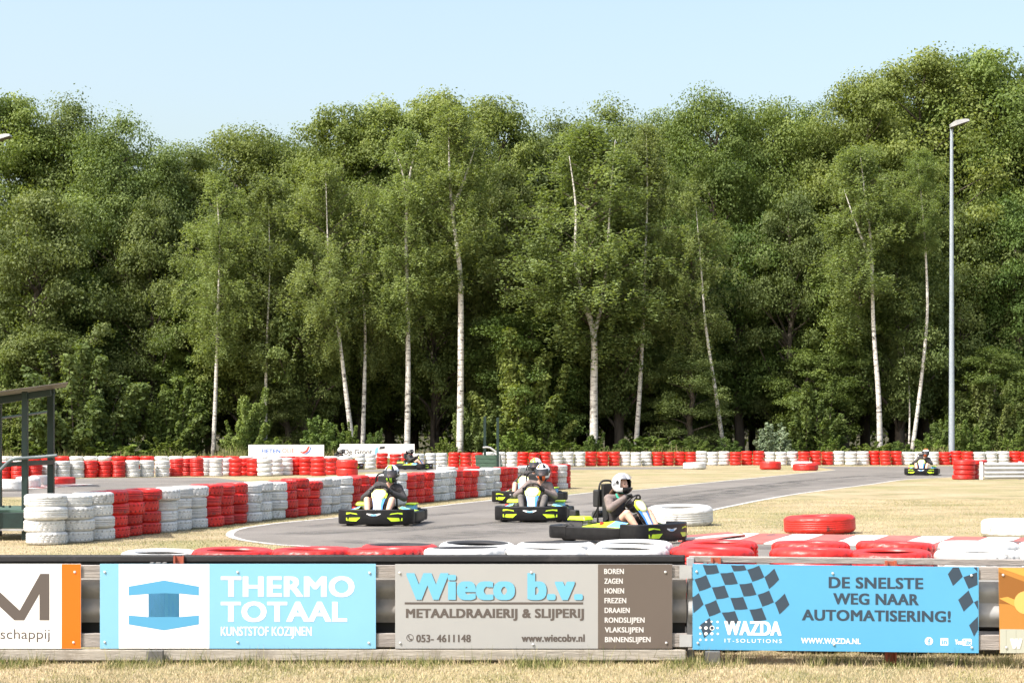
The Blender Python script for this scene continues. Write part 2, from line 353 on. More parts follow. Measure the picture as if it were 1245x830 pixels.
upper = [(278.5, 650.5), (283, 645), (300, 640.5), (347, 634.5), (420, 628), (500, 618.5), (580, 609.5), (640, 603.5), (690, 601.5), (728, 597.6), (780, 594.8), (850, 587.4), (957, 576.8), (1003, 572.6)]
lowerp = [(1245, 578.6), (1160, 579.6), (1103, 582.6), (1056, 589), (968, 600.5), (880, 617), (850, 625), (826, 636)]
nearp = [(820, 645), (822, 654), (840, 659.5), (915, 660.5), (1040, 662.5), (1245, 666)]
bott = [(1500, 672), (1500, 704), (700, 694), (460, 676), (380, 665), (340, 662.5), (300, 657.5), (284, 653.5)]
up = [gp(*p) for p in upper]; lo = [gp(*p) for p in lowerp]; ne = [gp(*p) for p in nearp]; bo = [gp(*p) for p in bott]
right_far = [gp(1016, 571), gp(1000, 568.5), gp(992, 567), gp(1300, 565.6), gp(1300, 578.2)]
sheet('track', up + right_far + lo + ne + bo, 0.004, M['asphalt'])
sheet('back_straight', [gp(424, 574), gp(424, 571.2), gp(520, 569), gp(640, 567.6), gp(850, 567.4), gp(862, 568.4), gp(850, 569.6), gp(640, 571.4)], 0.004, M['asphalt'])
sheet('left_bend', [gp(*p) for p in [(-80, 583), (20, 582.5), (130, 581), (206, 579.8), (262, 580.5), (300, 585), (330, 597), (260, 607), (120, 606), (28, 604), (-80, 605)]], 0.004, M['asphalt'])
def strip(name, pts, w, z, m):
    P = smoothpath(pts, 5); vs = []
    for i, p in enumerate(P):
        t = (P[min(i + 1, len(P) - 1)] - P[max(i - 1, 0)]); t.z = 0; t.normalize(); n_ = Vector((t.y, -t.x, 0)) * (w / 2)
        vs += [(p.x + n_.x, p.y + n_.y, z), (p.x - n_.x, p.y - n_.y, z)]
    me = bpy.data.meshes.new(name); me.from_pydata(vs, [], [(2 * i, 2 * i + 1, 2 * i + 3, 2 * i + 2) for i in range(len(P) - 1)])
    me.materials.append(m); return tag(link(name, me), kind='structure')
strip('edge_line', [gp(460, 676.3), gp(380, 665.2), gp(340, 662.3), gp(300, 657.5), gp(284, 653.5), gp(279.3, 650.3), gp(284, 645.5), gp(300, 641.3), gp(347, 635), gp(420, 628.3), gp(500, 618.8), gp(580, 609.8), gp(640, 603.8)], 0.13, 0.008, M['line'])
strip('edge_line', [gp(690, 601.8), gp(728, 597.9), gp(780, 595), gp(850, 587.6), gp(957, 577), gp(1016, 571.2)], 0.13, 0.008, M['line'])
strip('edge_line', lo[1:] , 0.14, 0.008, M['line'])

def kerb(name, pts, width, z0, z1, block, skew, first=0):
    P = smoothpath(pts, 24); L = [0.0]
    for i in range(1, len(P)): L.append(L[-1] + (P[i] - P[i - 1]).length)
    def at(s):
        i = max(0, min(len(P) - 2, np.searchsorted(L, s) - 1)); t = (s - L[i]) / max(1e-6, L[i + 1] - L[i]); t = min(max(t, 0), 1)
        p = P[i].lerp(P[i + 1], t); d = (P[i + 1] - P[i]); d.z = 0; d.normalize(); return p, d
    mb = MB(); nb = int(L[-1] / block)
    for k in range(nb):
        q = []
        for s in (k * block + 0.006, (k + 1) * block - 0.006):
            p, d = at(s); n_ = Vector((-d.y, d.x, 0))
            a = p; b = p + n_ * width + d * skew
            q.append((a, b))
        (a0, b0), (a1, b1) = q
        U = Vector((0, 0, 1))
        vs = [a0, a1, b1, b0, a0 + U * z0, a1 + U * z0, b1 + U * z1, b0 + U * z1]
        mb.add(vs, [(3, 2, 1, 0), (4, 5, 6, 7), (0, 1, 5, 4), (1, 2, 6, 5), (2, 3, 7, 6), (3, 0, 4, 7)], (k + first) % 2)
    return tag(mb.build(name, [M['kerb_red'], M['kerb_white']]), kind='structure')
kerb('kerb', [gp(806, 654), gp(826, 658.6), (gp(860, 660.3)), gp(915, 661.3), gp(1040, 663.4), gp(1245, 667), gp(1330, 668.5)], 0.95, 0.02, 0.11, 0.47, 0.32)
kerb('kerb', [gp(10, 596), gp(40, 594), gp(75, 591.8), gp(115, 588.5)], 3.0, 0.012, 0.05, 0.55, 0.2)

def blades(name, base, h, w, tone, lean=0.5):
    n = len(base); a = RNG.uniform(0, 2 * np.pi, n); b = RNG.uniform(0, 2 * np.pi, n)
    d = np.stack([np.cos(a), np.sin(a), 0 * a], 1); L = np.stack([np.cos(b), np.sin(b), 0 * b], 1) * (RNG.uniform(0, lean, n) * h)[:, None]
    up_ = np.zeros((n, 3)); up_[:, 2] = h
    hw = (w / 2)[:, None] * d
    V = np.empty((n, 4, 3)); V[:, 0] = base - hw; V[:, 1] = base + hw; V[:, 2] = base + up_ + L + hw * 0.15; V[:, 3] = base + up_ + L - hw * 0.15
    V[:, :2, 2] -= 0.004
    me = npmesh(name, V.reshape(-1, 3), np.arange(4 * n).reshape(n, 4), [M['blade']])
    at = me.attributes.new('tone', 'FLOAT', 'FACE'); at.data.foreach_set('value', np.clip(tone, 0, 1).astype(np.float32))
    return tag(link(name, me), kind='stuff')
def patchy(X, Y, s, seed):                       # cheap smooth noise for greener patches
    r = np.random.default_rng(seed); v = np.zeros_like(X)
    for k in range(9):
        th = r.uniform(0, 6.28); f = r.uniform(0.5, 2.2) / s; v += np.sin(X * np.cos(th) * f * 6.28 + Y * np.sin(th) * f * 6.28 + r.uniform(0, 6.28))
    return v / 3.0
def scatter(n, x0, x1, y0, y1):
    y = np.sqrt(RNG.uniform(y0 ** 2, y1 ** 2, n)); k = RNG.uniform(x0, x1, n); return k * y, y
# foreground verge, just in front of and under the fence
X, Y = scatter(70000, -0.31, 0.31, 10.9, 12.9); T = patchy(X, Y, 0.9, 3)
strip_ = np.exp(-((Y - 12.2) / 0.22) ** 2)
blades('verge_grass', np.stack([X, Y, 0 * X], 1), RNG.uniform(0.006, 0.026, len(X)) * (1 + 1.8 * strip_ * (T > 0.1)), RNG.uniform(0.003, 0.007, len(X)), 0.64 + 0.20 * RNG.standard_normal(len(X)) - 0.22 * (T > 0.55) - 0.42 * strip_ * (T > 0.25) * (RNG.random(len(X)) < 0.7), 1.1)
# longer weeds along the fence foot
X, Y = scatter(6500, -0.31, 0.31, 12.02, 12.42); K = patchy(X, Y, 0.6, 5) > -0.1
X, Y = X[K], Y[K]
blades('verge_weeds', np.stack([X, Y, 0 * X], 1), RNG.uniform(0.02, 0.085, len(X)) * RNG.choice([1, 1, 1, 1.8], len(X)), RNG.uniform(0.003, 0.006, len(X)), RNG.uniform(0.0, 0.42, len(X)) + .4 * (RNG.random(len(X)) < .15), 0.8)
# short mown grass inside the circuit
def keep_off(X, Y, poly):
    ins = np.zeros(len(X), bool); n = len(poly); j = n - 1
    for i in range(n):
        xi, yi, xj, yj = poly[i][0], poly[i][1], poly[j][0], poly[j][1]
        c = ((yi > Y) != (yj > Y)) & (X < (xj - xi) * (Y - yi) / (yj - yi + 1e-12) + xi); ins ^= c; j = i
    return ~ins
TRACKPOLY = up + right_far + lo + ne + bo
X, Y = scatter(150000, -0.31, 0.31, 21.0, 44.0); K = keep_off(X, Y, TRACKPOLY) & ~((Y < 28.2) & (Y > 20) & (X > 2.1)); X, Y = X[K], Y[K]; T = patchy(X, Y, 4.0, 8)
blades('infield_grass', np.stack([X, Y, 0 * X], 1), RNG.uniform(0.006, 0.026, len(X)), RNG.uniform(0.006, 0.014, len(X)), 0.56 + 0.16 * RNG.standard_normal(len(X)) - 0.20 * np.clip(T, -1, 1.2), 0.9)

def skid_mat():
    m, n, l, b = nt('rubber_marks'); b.inputs['Base Color'].default_value = (0.075, 0.072, 0.070, 1); b.inputs['Roughness'].default_value = 0.75
    x = noise(n, l, 1.2, 7, rough=0.75); r = ramp(n, [(0.42, (0, 0, 0)), (0.72, (0.55, 0.55, 0.55))]); l.new(x.outputs['Fac'], r.inputs[0])
    t = n.new('ShaderNodeBsdfTransparent'); ms = n.new('ShaderNodeMixShader'); l.new(r.outputs[0], ms.inputs[0]); l.new(t.outputs[0], ms.inputs[1]); l.new(b.outputs[0], ms.inputs[2])
    l.new(ms.outputs[0], n['Material Output'].inputs[0]); return m
M['skid'] = skid_mat()
for k, (P, w) in enumerate([([(1110, 576), (1000, 582), (900, 596), (800, 612), (700, 628), (560, 640), (430, 645), (340, 650)], .9), ([(1090, 579), (960, 590), (860, 606), (760, 626), (640, 642), (520, 654), (420, 660)], 1.3), ([(1050, 578), (940, 588), (830, 600), (720, 612), (600, 620), (480, 630), (370, 641)], .5),
                  ([(980, 584), (850, 598), (740, 618), (610, 634), (470, 648)], .25), ([(900, 664), (980, 668), (1100, 672), (1245, 676)], .8)]):
    strip('rubber_marks', [gp(*p) for p in P], w, 0.0065 + 0.0006 * k, M['skid'])
# ------------------------------------------------------------------ tyres
ORD = ['first', 'second', 'third', 'fourth', 'fifth', 'sixth', 'seventh', 'eighth', 'ninth', 'tenth', 'eleventh', 'twelfth', 'thirteenth', 'fourteenth']
def tyre_mesh(name, R, Wd, hole, style, mats, n=96, bare=False):
    """a tyre lying flat, resting on z=0, axis vertical; material 0 paint, 1 worn groove, 2 bare rubber inside"""
    h = Wd / 2; sw = 0.64 * h
    prof = [(hole * 1.10, -0.55 * h), (hole, -0.78 * h), (hole * 1.04, -0.90 * h), (0.5 * (hole + R), -h), (0.87 * R, -0.985 * h), (0.945 * R, -0.87 * h), (0.988 * R, -sw * 1.06)]
    rows = {'lug': 8, 'rib': 11, 'truck': 22}[style]
    tz = np.linspace(-sw, sw, rows + 1)[1:-1]
    for z in tz: prof.append((R, z))
    prof += [(0.988 * R, sw * 1.06), (0.945 * R, 0.87 * h), (0.87 * R, 0.985 * h), (0.5 * (hole + R), h), (hole * 1.04, 0.90 * h), (hole, 0.78 * h), (hole * 1.10, 0.55 * h), (hole * 1.5, 0.3 * h), (0.93 * R, 0.2 * h), (0.93 * R, -0.2 * h), (hole * 1.5, -0.3 * h)]
    k = len(prof); vs = []; g = 0.022 * R + 0.004
    i0 = 6; i1 = 6 + rows
    for i, (r, z) in enumerate(prof):
        for j in range(n):
            rr = r
            if i0 <= i <= i1:
                q = i - i0
                if style == 'lug':
                    if j % 4 == (q // 2) % 4 and q not in (4,): rr -= g * 1.1
                    elif q in (2, 4, 6): rr -= g * .7
                elif style == 'rib':
                    if q in (3, 5, 8): rr -= g * .55
                    elif j % 5 == (q % 2) and (q <= 2 or q >= rows - 2): rr -= g * .8
                else:
                    if q in (5, 9, 13, 17): rr -= g * 0.30
                    elif j % 6 == 0 and (q <= 1 or q >= rows - 1): rr -= g * 0.8
            a = 2 * math.pi * (j + (0.5 if style == 'lug' and i < (i0 + i1) / 2 else 0)) / n
            vs.append((rr * math.cos(a), rr * math.sin(a), z + h))
    fs = []; mi = []
    for i in range(k):
        i2 = (i + 1) % k
        for j in range(n):
            j2 = (j + 1) % n
            fs.append((i * n + j, i * n + j2, i2 * n + j2, i2 * n + j))
            m = 0
            if i0 <= i < i1:
                q = i - i0
                if style == 'lug' and j % 4 == (q // 2) % 4 and (q <= 1 or q >= rows - 2): m = 1
                if style == 'lug' and q in (rows // 2 - 1, rows // 2) and False: m = 1
                if style == 'rib' and q in (3, 5, 8): m = 1
                if style == 'truck' and q in (3, 6, 10): m = 0
            if i >= k - 5 or i == 0: m = 2
            if bare and i >= k - 8: m = 2
            mi.append(m)
    me = npmesh(name, vs, np.array(fs), mats, mi, smooth=True)
    bm = bmesh.new(); bm.from_mesh(me); bmesh.ops.recalc_face_normals(bm, faces=bm.faces); bm.to_mesh(me); bm.free()
    me.set_sharp_from_angle(angle=math.radians(40))
    return me
TY = {}
for c in ('white', 'red'):
    mm = [M['tyre_' + c], M['groove_' + c], M['rubber']]
    TY['lug', c] = tyre_mesh(c + '_tyre', 0.31, 0.185, 0.19, 'lug', mm)
    TY['rib', c] = tyre_mesh(c + '_tyre', 0.31, 0.185, 0.19, 'rib', mm)
    TY['bare', c] = tyre_mesh(c + '_tyre', 0.31, 0.185, 0.19, 'rib', mm, bare=True)
    TY['truck', c] = tyre_mesh(c + '_truck_tyre', 0.58, 0.33, 0.31, 'truck', mm, 96)
def tyre(c, style, loc, sc=1.0, zs=1.0, tilt=(0, 0), label=None, group=None):
    o = link(c + '_tyre' if style != 'truck' else c + '_truck_tyre', TY[style, c])
    o.location = loc; o.scale = (sc, sc, zs); o.rotation_euler = (tilt[0], tilt[1], random.uniform(0, 6.28))
    return tag(o, label, 'tyre', group)
STUFF = []                              # tyres too small to be counted one by one: (colour, loc, scale, zscale)
LEV = ['lowest', 'second-lowest', 'second-highest', 'topmost']

# long curved wall from the left foreground to the middle of the picture
def groups(edges_list): return edges_list
A = [('white', [82, 113, 138]), ('red', [157, 176, 196]), ('white', [217, 234, 253]), ('red', [270, 286, 303]), ('white', [317, 333, 348]), ('red', [362, 376, 391]),
     ('white', [403, 415, 428]), ('red', [440, 451, 463]), ('white', [474, 485, 496]), ('red', [506, 517, 528]), ('white', [537, 546, 555]), ('red', [564, 573, 582]),
     ('white', [591, 600, 609]), ('red', [617, 624, 631]), ('white', [639, 647, 655]), ('red', [662, 671, 679]), ('white', [690])]
cnt = {'white': 0, 'red': 0}; prev = None; Yc = 25.9
for c, xs in A:
    cnt[c] += 1
    for k, xe in enumerate(xs):
        R = 0.31 if Yc < 32 else 0.295
        for _ in range(30):
            xc = xe - R * ppm(Yc); X = (xc - CX) * Yc / FP
            if prev is None: break
            d = Vector((X, Yc)) - prev
            if d.length >= 0.575: break
            Yc += 0.03
        prev = Vector((X, Yc))
        z = 0.0; jx = random.uniform(-.012, .012)
        for lv in range(4):
            sc = R / 0.31 * random.uniform(0.955, 1.04); zs = random.uniform(0.93, 1.04)
            if c == 'red' and cnt[c] in (3, 4) and k == len(xs) - 1: zs *= 0.93
            pos = ['nearest', 'middle', 'farthest'][k] if len(xs) > 1 else 'only'
            lab = f'{c} tyre, {LEV[lv]} in the {pos} stack of the {ORD[cnt[c] - 1]} {c} block of the long wall'
            if len(xs) == 1: lab = f'white tyre, {LEV[lv]} in the single white stack ending the long wall'
            tyre(c, random.choice(['lug', 'lug', 'rib']), (X + jx + random.uniform(-.028, .028), Yc + random.uniform(-.028, .028), z), sc, zs, (random.uniform(-.018, .018), random.uniform(-.018, .018)), label=lab, group='tyres of the long wall')
            z += 0.182 * zs
WALL_A_END = prev.copy()
for k in range(2):
    X, Y_ = WALL_A_END.x + 0.12 - 0.5 * k, WALL_A_END.y + 0.6 + 0.3 * k; z = 0
    for lv in range(4):
        if k == 0: tyre('red', 'lug', (X, Y_, z), 0.95, 1.0, label=f'red tyre, {LEV[lv]} in the red stack behind the far end of the long wall', group='tyres of the long wall')
        else: STUFF.append(('red', (X, Y_, z), 0.95, 1.0))
        z += 0.182
# double row right behind the guard rail: only the upper tyres show
FR = [(195, 13.3, 'white', .71), (286, 13.2, 'red', .733), (380, 13.2, 'red', .74), (466, 13.2, 'red', .742), (567, 13.2, 'white', .745), (664, 13.2, 'white', .745), (764, 13.2, 'white', .748), (864, 13.2, 'red', .745), (985, 13.1, 'red', .745), (1083, 13.0, 'red', .735), (1187, 13.0, 'white', .735), (1286, 12.95, 'white', .735)]
BK = [(484, 13.95, 'red', .75), (580, 13.95, 'white', .765), (678, 13.95, 'white', .77), (769, 13.9, 'white', .775), (872, 13.9, 'red', .775), (987, 13.85, 'red', .78), (1086, 13.75, 'red', .785), (1190, 13.75, 'white', .785), (1287, 13.7, 'white', .785)]
FN = {'white': ['leftmost white tyre lying low behind the fence above the orange bracket'], 'red': []}
flab = ['white tyre at the left end of the row behind the fence', 'red tyre at the left end of the red tyres behind the fence', 'red tyre behind the fence, second red from the left end',
        'third front-row red tyre behind the fence, touching the white ones', 'front-row white tyre with dirty hollow, first right of the left reds', 'front-row white tyre in the middle of the three behind the fence',
        'front-row white tyre just left of the right-hand reds behind the fence', 'front-row red tyre behind the fence, left of the gap showing asphalt', 'front-row red tyre behind the fence, right of the asphalt gap',
        'front-row red tyre with deep tread blocks above the right blue banner', 'front-row white tyre with tread blocks behind the fence at right', 'front-row white tyre cut by the right picture edge']
blab = ['back-row red tyre behind the fence with bare black patch', 'back-row white tyre with black inside, beside the patched red tyre', 'back-row white tyre with black inside, centre of the three',
        'back-row white tyre below the nose of the nearest kart', 'back-row red tyre beside the kerb end, left of the gap', 'back-row red tyre right of the gap, below the big red tyre',
        'back-row red tyre with open hole above the right blue banner', 'back-row white tyre behind the fence at right', 'back-row white tyre cut by the right picture edge']
for rows, labs in ((FR, flab), (BK, blab)):
    for (px, Y_, c, top), lab in zip(rows, labs):
        X = (px - CX) * Y_ / FP; t = (top - (.030 if rows is BK else 0.0)) / 4
        for lv in range(4):
            zs = t / 0.185
            loc = (X + random.uniform(-.015, .015), Y_ + random.uniform(-.015, .015), lv * t)
            if lv == 3: tyre(c, 'lug' if px in (1083, 1187) else 'bare' if px in (567, 580, 678, 484) else random.choice(['lug', 'rib', 'rib']), loc, 1.0 * random.uniform(.985, 1.02), zs * 1.03, (random.uniform(-.03, .03), random.uniform(-.03, .03)), lab, 'tyres behind the guard rail')
            else: STUFF.append((c if lv == 2 else 'black', loc, 1.0, zs))
# far-left wall: (centre px, bottom y) per stack
Bw = [('red', [(3, 582), (20, 582), (40, 581.7)]), ('white', [(57, 581.3), (74, 581), (91, 580.7)]), ('red', [(108, 580.5), (125, 580.3), (142, 580.2)]), ('white', [(159, 580), (177, 579.7), (196, 579.4)]),
      ('red', [(213, 579), (226, 578.4), (238, 578.9)]), ('white', [(250, 578.2), (262, 578.9), (273, 578.1)]), ('red', [(285, 578.7), (296, 578.0), (307, 578.6)]), ('white', [(321, 578.9), (335, 578), (347, 577.6)]),
      ('red', [(359, 577.3), (371, 577.6), (386, 578.4), (402, 577.2)])]
cnt = {'white': 0, 'red': 0}; nB = 0
for c, st in Bw:
    cnt[c] += 1
    for k, (px, py) in enumerate(st):
        p = gp(px, py); z = 0; nB += 1
        R = (0.275 if px < 205 else 0.27) if px not in (321, 386) else 0.31
        for lv in range(4):
            zs = random.uniform(0.9, 0.96) * (1.04 if px > 205 else 0.94); loc = (p.x + random.uniform(-.02, .02), p.y + R + random.uniform(-.02, .02), z)
            if nB <= 17:
                pos = ['left', 'middle', 'right'][k] if len(st) == 3 else ['first', 'second', 'third', 'fourth'][k]
                tyre(c, 'rib', loc, R / 0.31, zs, label=f'{c} tyre, {LEV[lv]} in the {pos} stack of the {ORD[cnt[c] - 1]} {c} block, far-left wall', group='tyres of the far-left wall')
            else: STUFF.append((c, loc, R / 0.31, zs))
            z += 0.182 * zs
for k in range(26):                       # second row whose tops peep over the far-left wall
    p = gp(-10 + 17.2 * k, 575.2); c = ('white', 'red')[(k // 3) % 2]
    for lv in range(4): STUFF.append((c, (p.x, p.y, lv * .182), 0.95, 1.0))
# far wall along the wood
Cw = [('white', 431, 457, 2), ('red', 457, 471, 1), ('red', 473, 502, 2), ('white', 502, 544, 3), ('red', 545, 587, 3), ('white', 587, 629, 3), ('red', 629, 670, 3), ('white', 670, 712, 3), ('red', 712, 754, 3), ('white', 754, 793, 3), ('red', 793, 847, 4),
      ('white', 847, 888, 3), ('red', 888, 930, 3), ('white', 930, 971.5, 3), ('red', 971.5, 1014, 3), ('white', 1014, 1058, 3), ('red', 1058, 1098, 3), ('white', 1098, 1143, 3), ('red', 1143, 1185, 3), ('white', 1185, 1229, 3), ('red', 1229, 1271, 3), ('white', 1271, 1313, 3)]
for c, a, b, k in Cw:
    for i in range(k):
        px = a + (b - a) * (i + .5) / k; py = np.interp(px, [440, 520, 600, 700, 800, 900, 1250], [570.2, 568.8, 567.5, 566.8, 566, 565.4, 565.2]) + random.uniform(-.15, .15)
        p = gp(px, py); z = 0; R = min(0.33, (b - a) / k / ppm(p.y) / 2 * 0.985); zt = random.uniform(.98, 1.05)
        for lv in range(4):
            STUFF.append((c, (p.x + random.uniform(-.02, .02), p.y + R, z), R / .31, zt)); z += .184 * zt
def merged(name, items, label):
    me = {}
    for c in ('white', 'red', 'black'):
        prof = [(.19, .035), (.19, .015), (.22, .005), (.27, .006), (.298, .022), (.31, .05), (.31, .135), (.298, .163), (.27, .179), (.22, .18), (.19, .17), (.19, .15)]
        b_ = MB(); b_.lathe(prof, 20, close=True); me[c] = (np.array(b_.v), np.array(b_.f))
    V = []; F = []; m = []; o = 0
    for c, loc, s, zs in items:
        v, f = me[c]; v = v * np.array([s, s, zs]) + np.array(loc); V.append(v); F.append(f + o); m += [('white', 'red', 'black').index(c)] * len(f); o += len(v)
    mesh = npmesh(name, np.concatenate(V), np.concatenate(F), [M['tyre_white'], M['tyre_red'], M['rubber']], m, True)
    bm = bmesh.new(); bm.from_mesh(mesh); bmesh.ops.recalc_face_normals(bm, faces=bm.faces); bm.to_mesh(mesh); bm.free()
    return tag(link(name, mesh), label, kind='stuff')
merged('distant_tyre_walls', STUFF, 'far walls of red and white tyre stacks along the wood')
# loose truck tyres lying about
def loose(px, py, wpx, hpx, c, lab, tilt=(0, 0), zoff=0.0):
    p = gp(px, py); k = ppm(p.y); R = wpx / k / 2; hh = hpx / k
    return tyre(c, 'truck', (p.x, p.y + R, zoff), R / 0.58, hh / 0.33, tilt, lab)
loose(1004.5, 650, 88, 22, 'red', 'big red truck tyre lying on the dry grass behind the kerb', (0, 0.035))
loose(830.5, 640, 82, 23.5, 'white', 'big white truck tyre lying beside the nose of the nearest kart', (0.0, 0.05))
loose(1251, 655, 90, 22, 'white', 'big white truck tyre at the right edge behind the kerb')
loose(846, 570.5, 28, 8.5, 'white', 'lone white tyre lying on grass before the far wall', (0, -0.03))
loose(938.5, 571, 26, 10, 'red', 'small lone red tyre lying left of the pair near the track', (0, 0.04))
loose(977, 569.5, 26, 8.5, 'white', 'white tyre lying behind a red one at the far track edge')
loose(982, 572, 31, 8.5, 'red', 'red tyre lying in front of a white one at the far track edge', (0, -0.04))
loose(69, 589, 36, 9, 'red', 'flat red tyre lying at the end of the striped left kerb')
loose(10, 597, 34, 14, 'white', 'white tyre lying nearest in the row behind the shelter', (0, -.06))
loose(30, 593, 30, 13, 'white', 'middle white tyre of the lying row behind the shelter', (0, -.05))
loose(47, 590, 28, 12, 'white', 'white tyre next to the flat red tyre behind the shelter')
loose(542, 576, 24, 8.5, 'white', 'white tyre lying behind the long wall left of the marshal stand')
loose(570, 575.5, 27, 8.5, 'red', 'red tyre lying directly left of the marshal stand')
loose(597, 577, 22, 8.5, 'red', 'red tyre lying in front of the marshal stand steps')
p0 = loose(421, 579, 26, 10, 'red', 'lower of two stacked red truck tyres ending the far-left wall')
p1 = loose(421, 579, 26, 10, 'red', 'upper of two stacked red truck tyres ending the far-left wall', zoff=10 / ppm(gp(421, 579).y))
pk = gp(1175.5, 583)
for lv in range(4):
    tyre('red', 'truck', (pk.x + random.uniform(-.02, .02), pk.y + .42, lv * .178), 0.40 / .58 * random.uniform(.97, 1.02), .178 / .33, label=f'red tyre, {LEV[lv]} in the lone stack at the right rail end', group='tyres at the right rail end')
for lv in range(3):
    tyre('red', 'truck', (pk.x + .40, pk.y + 1.25, lv * .178), 0.36 / .58, .178 / .33, label=f'red tyre, {["lowest", "middle", "topmost"][lv]} in the half-hidden stack behind the right rail end', group='tyres at the right rail end')
tyre('red', 'truck', (pk.x + 0.62, pk.y + 1.15, 3 * .178), 0.42 / .58, .165 / .33, (0, 0.02), 'red tyre lying on top beside the end post of the far rail')

# ------------------------------------------------------------------ guard-rail fence with banners
class Plane:
    def __init__(s, P0, P1): s.a = Vector(P0); s.d = (Vector(P1) - s.a).normalized(); s.n = Vector((s.d.y, -s.d.x))      # n faces the camera
    def at(s, x, y, off=0.0):
        k = (x - CX) / FP                       # X = k*Y
        a, d = s.a, s.d
        t = (k * a.y - a.x) / (d.x - k * d.y)
        Yq = a.y + t * d.y; z = EYE - (y - HY) * Yq / FP
        return Vector((k * Yq + s.n.x * off, Yq + s.n.y * off, z))
FL = Plane((-3.7, 12.30), (1.18, 12.28))
FRr = Plane((1.21, 12.26), (3.60, 11.95))
def flat(pl, polys, off, th, name, mats, parent, mi=None, bevel=0):
    mb = MB()
    if 0 < off < .008: off, th = off * .35, th * .3
    for q, P in enumerate(polys):
        n = len(P); f = [pl.at(x, y, off) for x, y in P]; b = [pl.at(x, y, off - th) for x, y in P]
        fs = [tuple(range(n)), tuple(range(2 * n - 1, n - 1, -1))] + [(i, (i + 1) % n, n + (i + 1) % n, n + i) for i in range(n)]
        mb.add(f + b, fs, mi[q] if mi else 0)
    return mb.build(name, mats, parent, bevel=bevel)
def rect(a, b, c, d): return [(a, b), (c, b), (c, d), (a, d)]
def text_geo(s, bold=0.0, shear=0.0, spacing=1.0):
    cu = bpy.data.curves.new('t', 'FONT'); cu.body = s; cu.offset = bold; cu.shear = shear; cu.space_character = spacing; cu.resolution_u = 4
    o = bpy.data.objects.new('t', cu); COL.objects.link(o)
    dg = bpy.context.evaluated_depsgraph_get(); me = bpy.data.meshes.new_from_object(o.evaluated_get(dg))
    V = [v.co.copy() for v in me.vertices]; F = [tuple(p.vertices) for p in me.polygons]
    bpy.data.objects.remove(o); bpy.data.curves.remove(cu); bpy.data.meshes.remove(me)
    return V, F
CAPH = max(v.y for v in text_geo('H')[0])
def lettering(pl, s, x0, x1, yt, yb, m, parent, off, bold=0.0, shear=0.0, spacing=1.0, th=0.0012, name='lettering', slope=0.0, ref=None):
    """bold: the letters thickened by that share of the cap height"""
    V, F = text_geo(s, 0.0, shear, spacing); off *= .35; th *= .3
    a = min(v.x for v in V); b = max(v.x for v in V); ch = max(v.y for v in text_geo(ref or 'H')[0])
    if bold: V, F = text_geo(s, 0.0, shear, spacing + bold * 1.1)
    a = min(v.x for v in V); b = max(v.x for v in V)
    H_ = yb - yt; bw = bold * H_; x0 += bw; x1 -= bw; yt += bw * .4; yb -= bw * .4
    P0 = [(x0 + (v.x - a) / (b - a) * (x1 - x0), yb - v.y / ch * (yb - yt)) for v in V]
    cntE = {}
    for q in F:
        for i in range(len(q)):
            e = (q[i], q[(i + 1) % len(q)]); cntE[e] = cntE.get(e, 0) + 1
    rim = [e for e in cntE if (e[1], e[0]) not in cntE]
    sh = [(0, 0)] if not bold else [(bw * u, bw * .4 * v) for u in (-1, -.33, .33, 1) for v in (-1, 0, 1)]
    mb = MB()
    for k, (dx, dy) in enumerate(sh):
        P = [(x + dx, y + dy + slope * (x - x0)) for x, y in P0]; n = len(P); o = off + .00003 * k
        base = len(mb.v); mb.add([pl.at(x, y, o) for x, y in P], F); mb.add([pl.at(x, y, off - th) for x, y in P], [])
        for (i, j) in rim: mb.f.append((base + j, base + i, base + n + i, base + n + j)); mb.m.append(0)
    me = bpy.data.meshes.new(name); me.from_pydata(mb.v, [], mb.f); me.materials.append(m)
    return link(name, me, parent)
def screws(pl, pts, off, parent):
    for x, y in pts:
        p = pl.at(x, y, off); mb = MB()
        T = Matrix.Translation(p) @ Matrix.Rotation(math.radians(90), 4, 'X')
        mb.lathe([(0, .004), (.005, .0035), (.0085, 0.0015), (.009, -.001)], 10, T); mb.build('screw', M['screw'], parent, smooth=True)
def kids_parent(root, P):      # keep world geometry while giving the thing an Empty at its base
    for o in list(root.children):
        if o.type == 'MESH' and o.data.users == 1: o.data.transform(Matrix.Translation(-Vector(P)))
    root.location = P

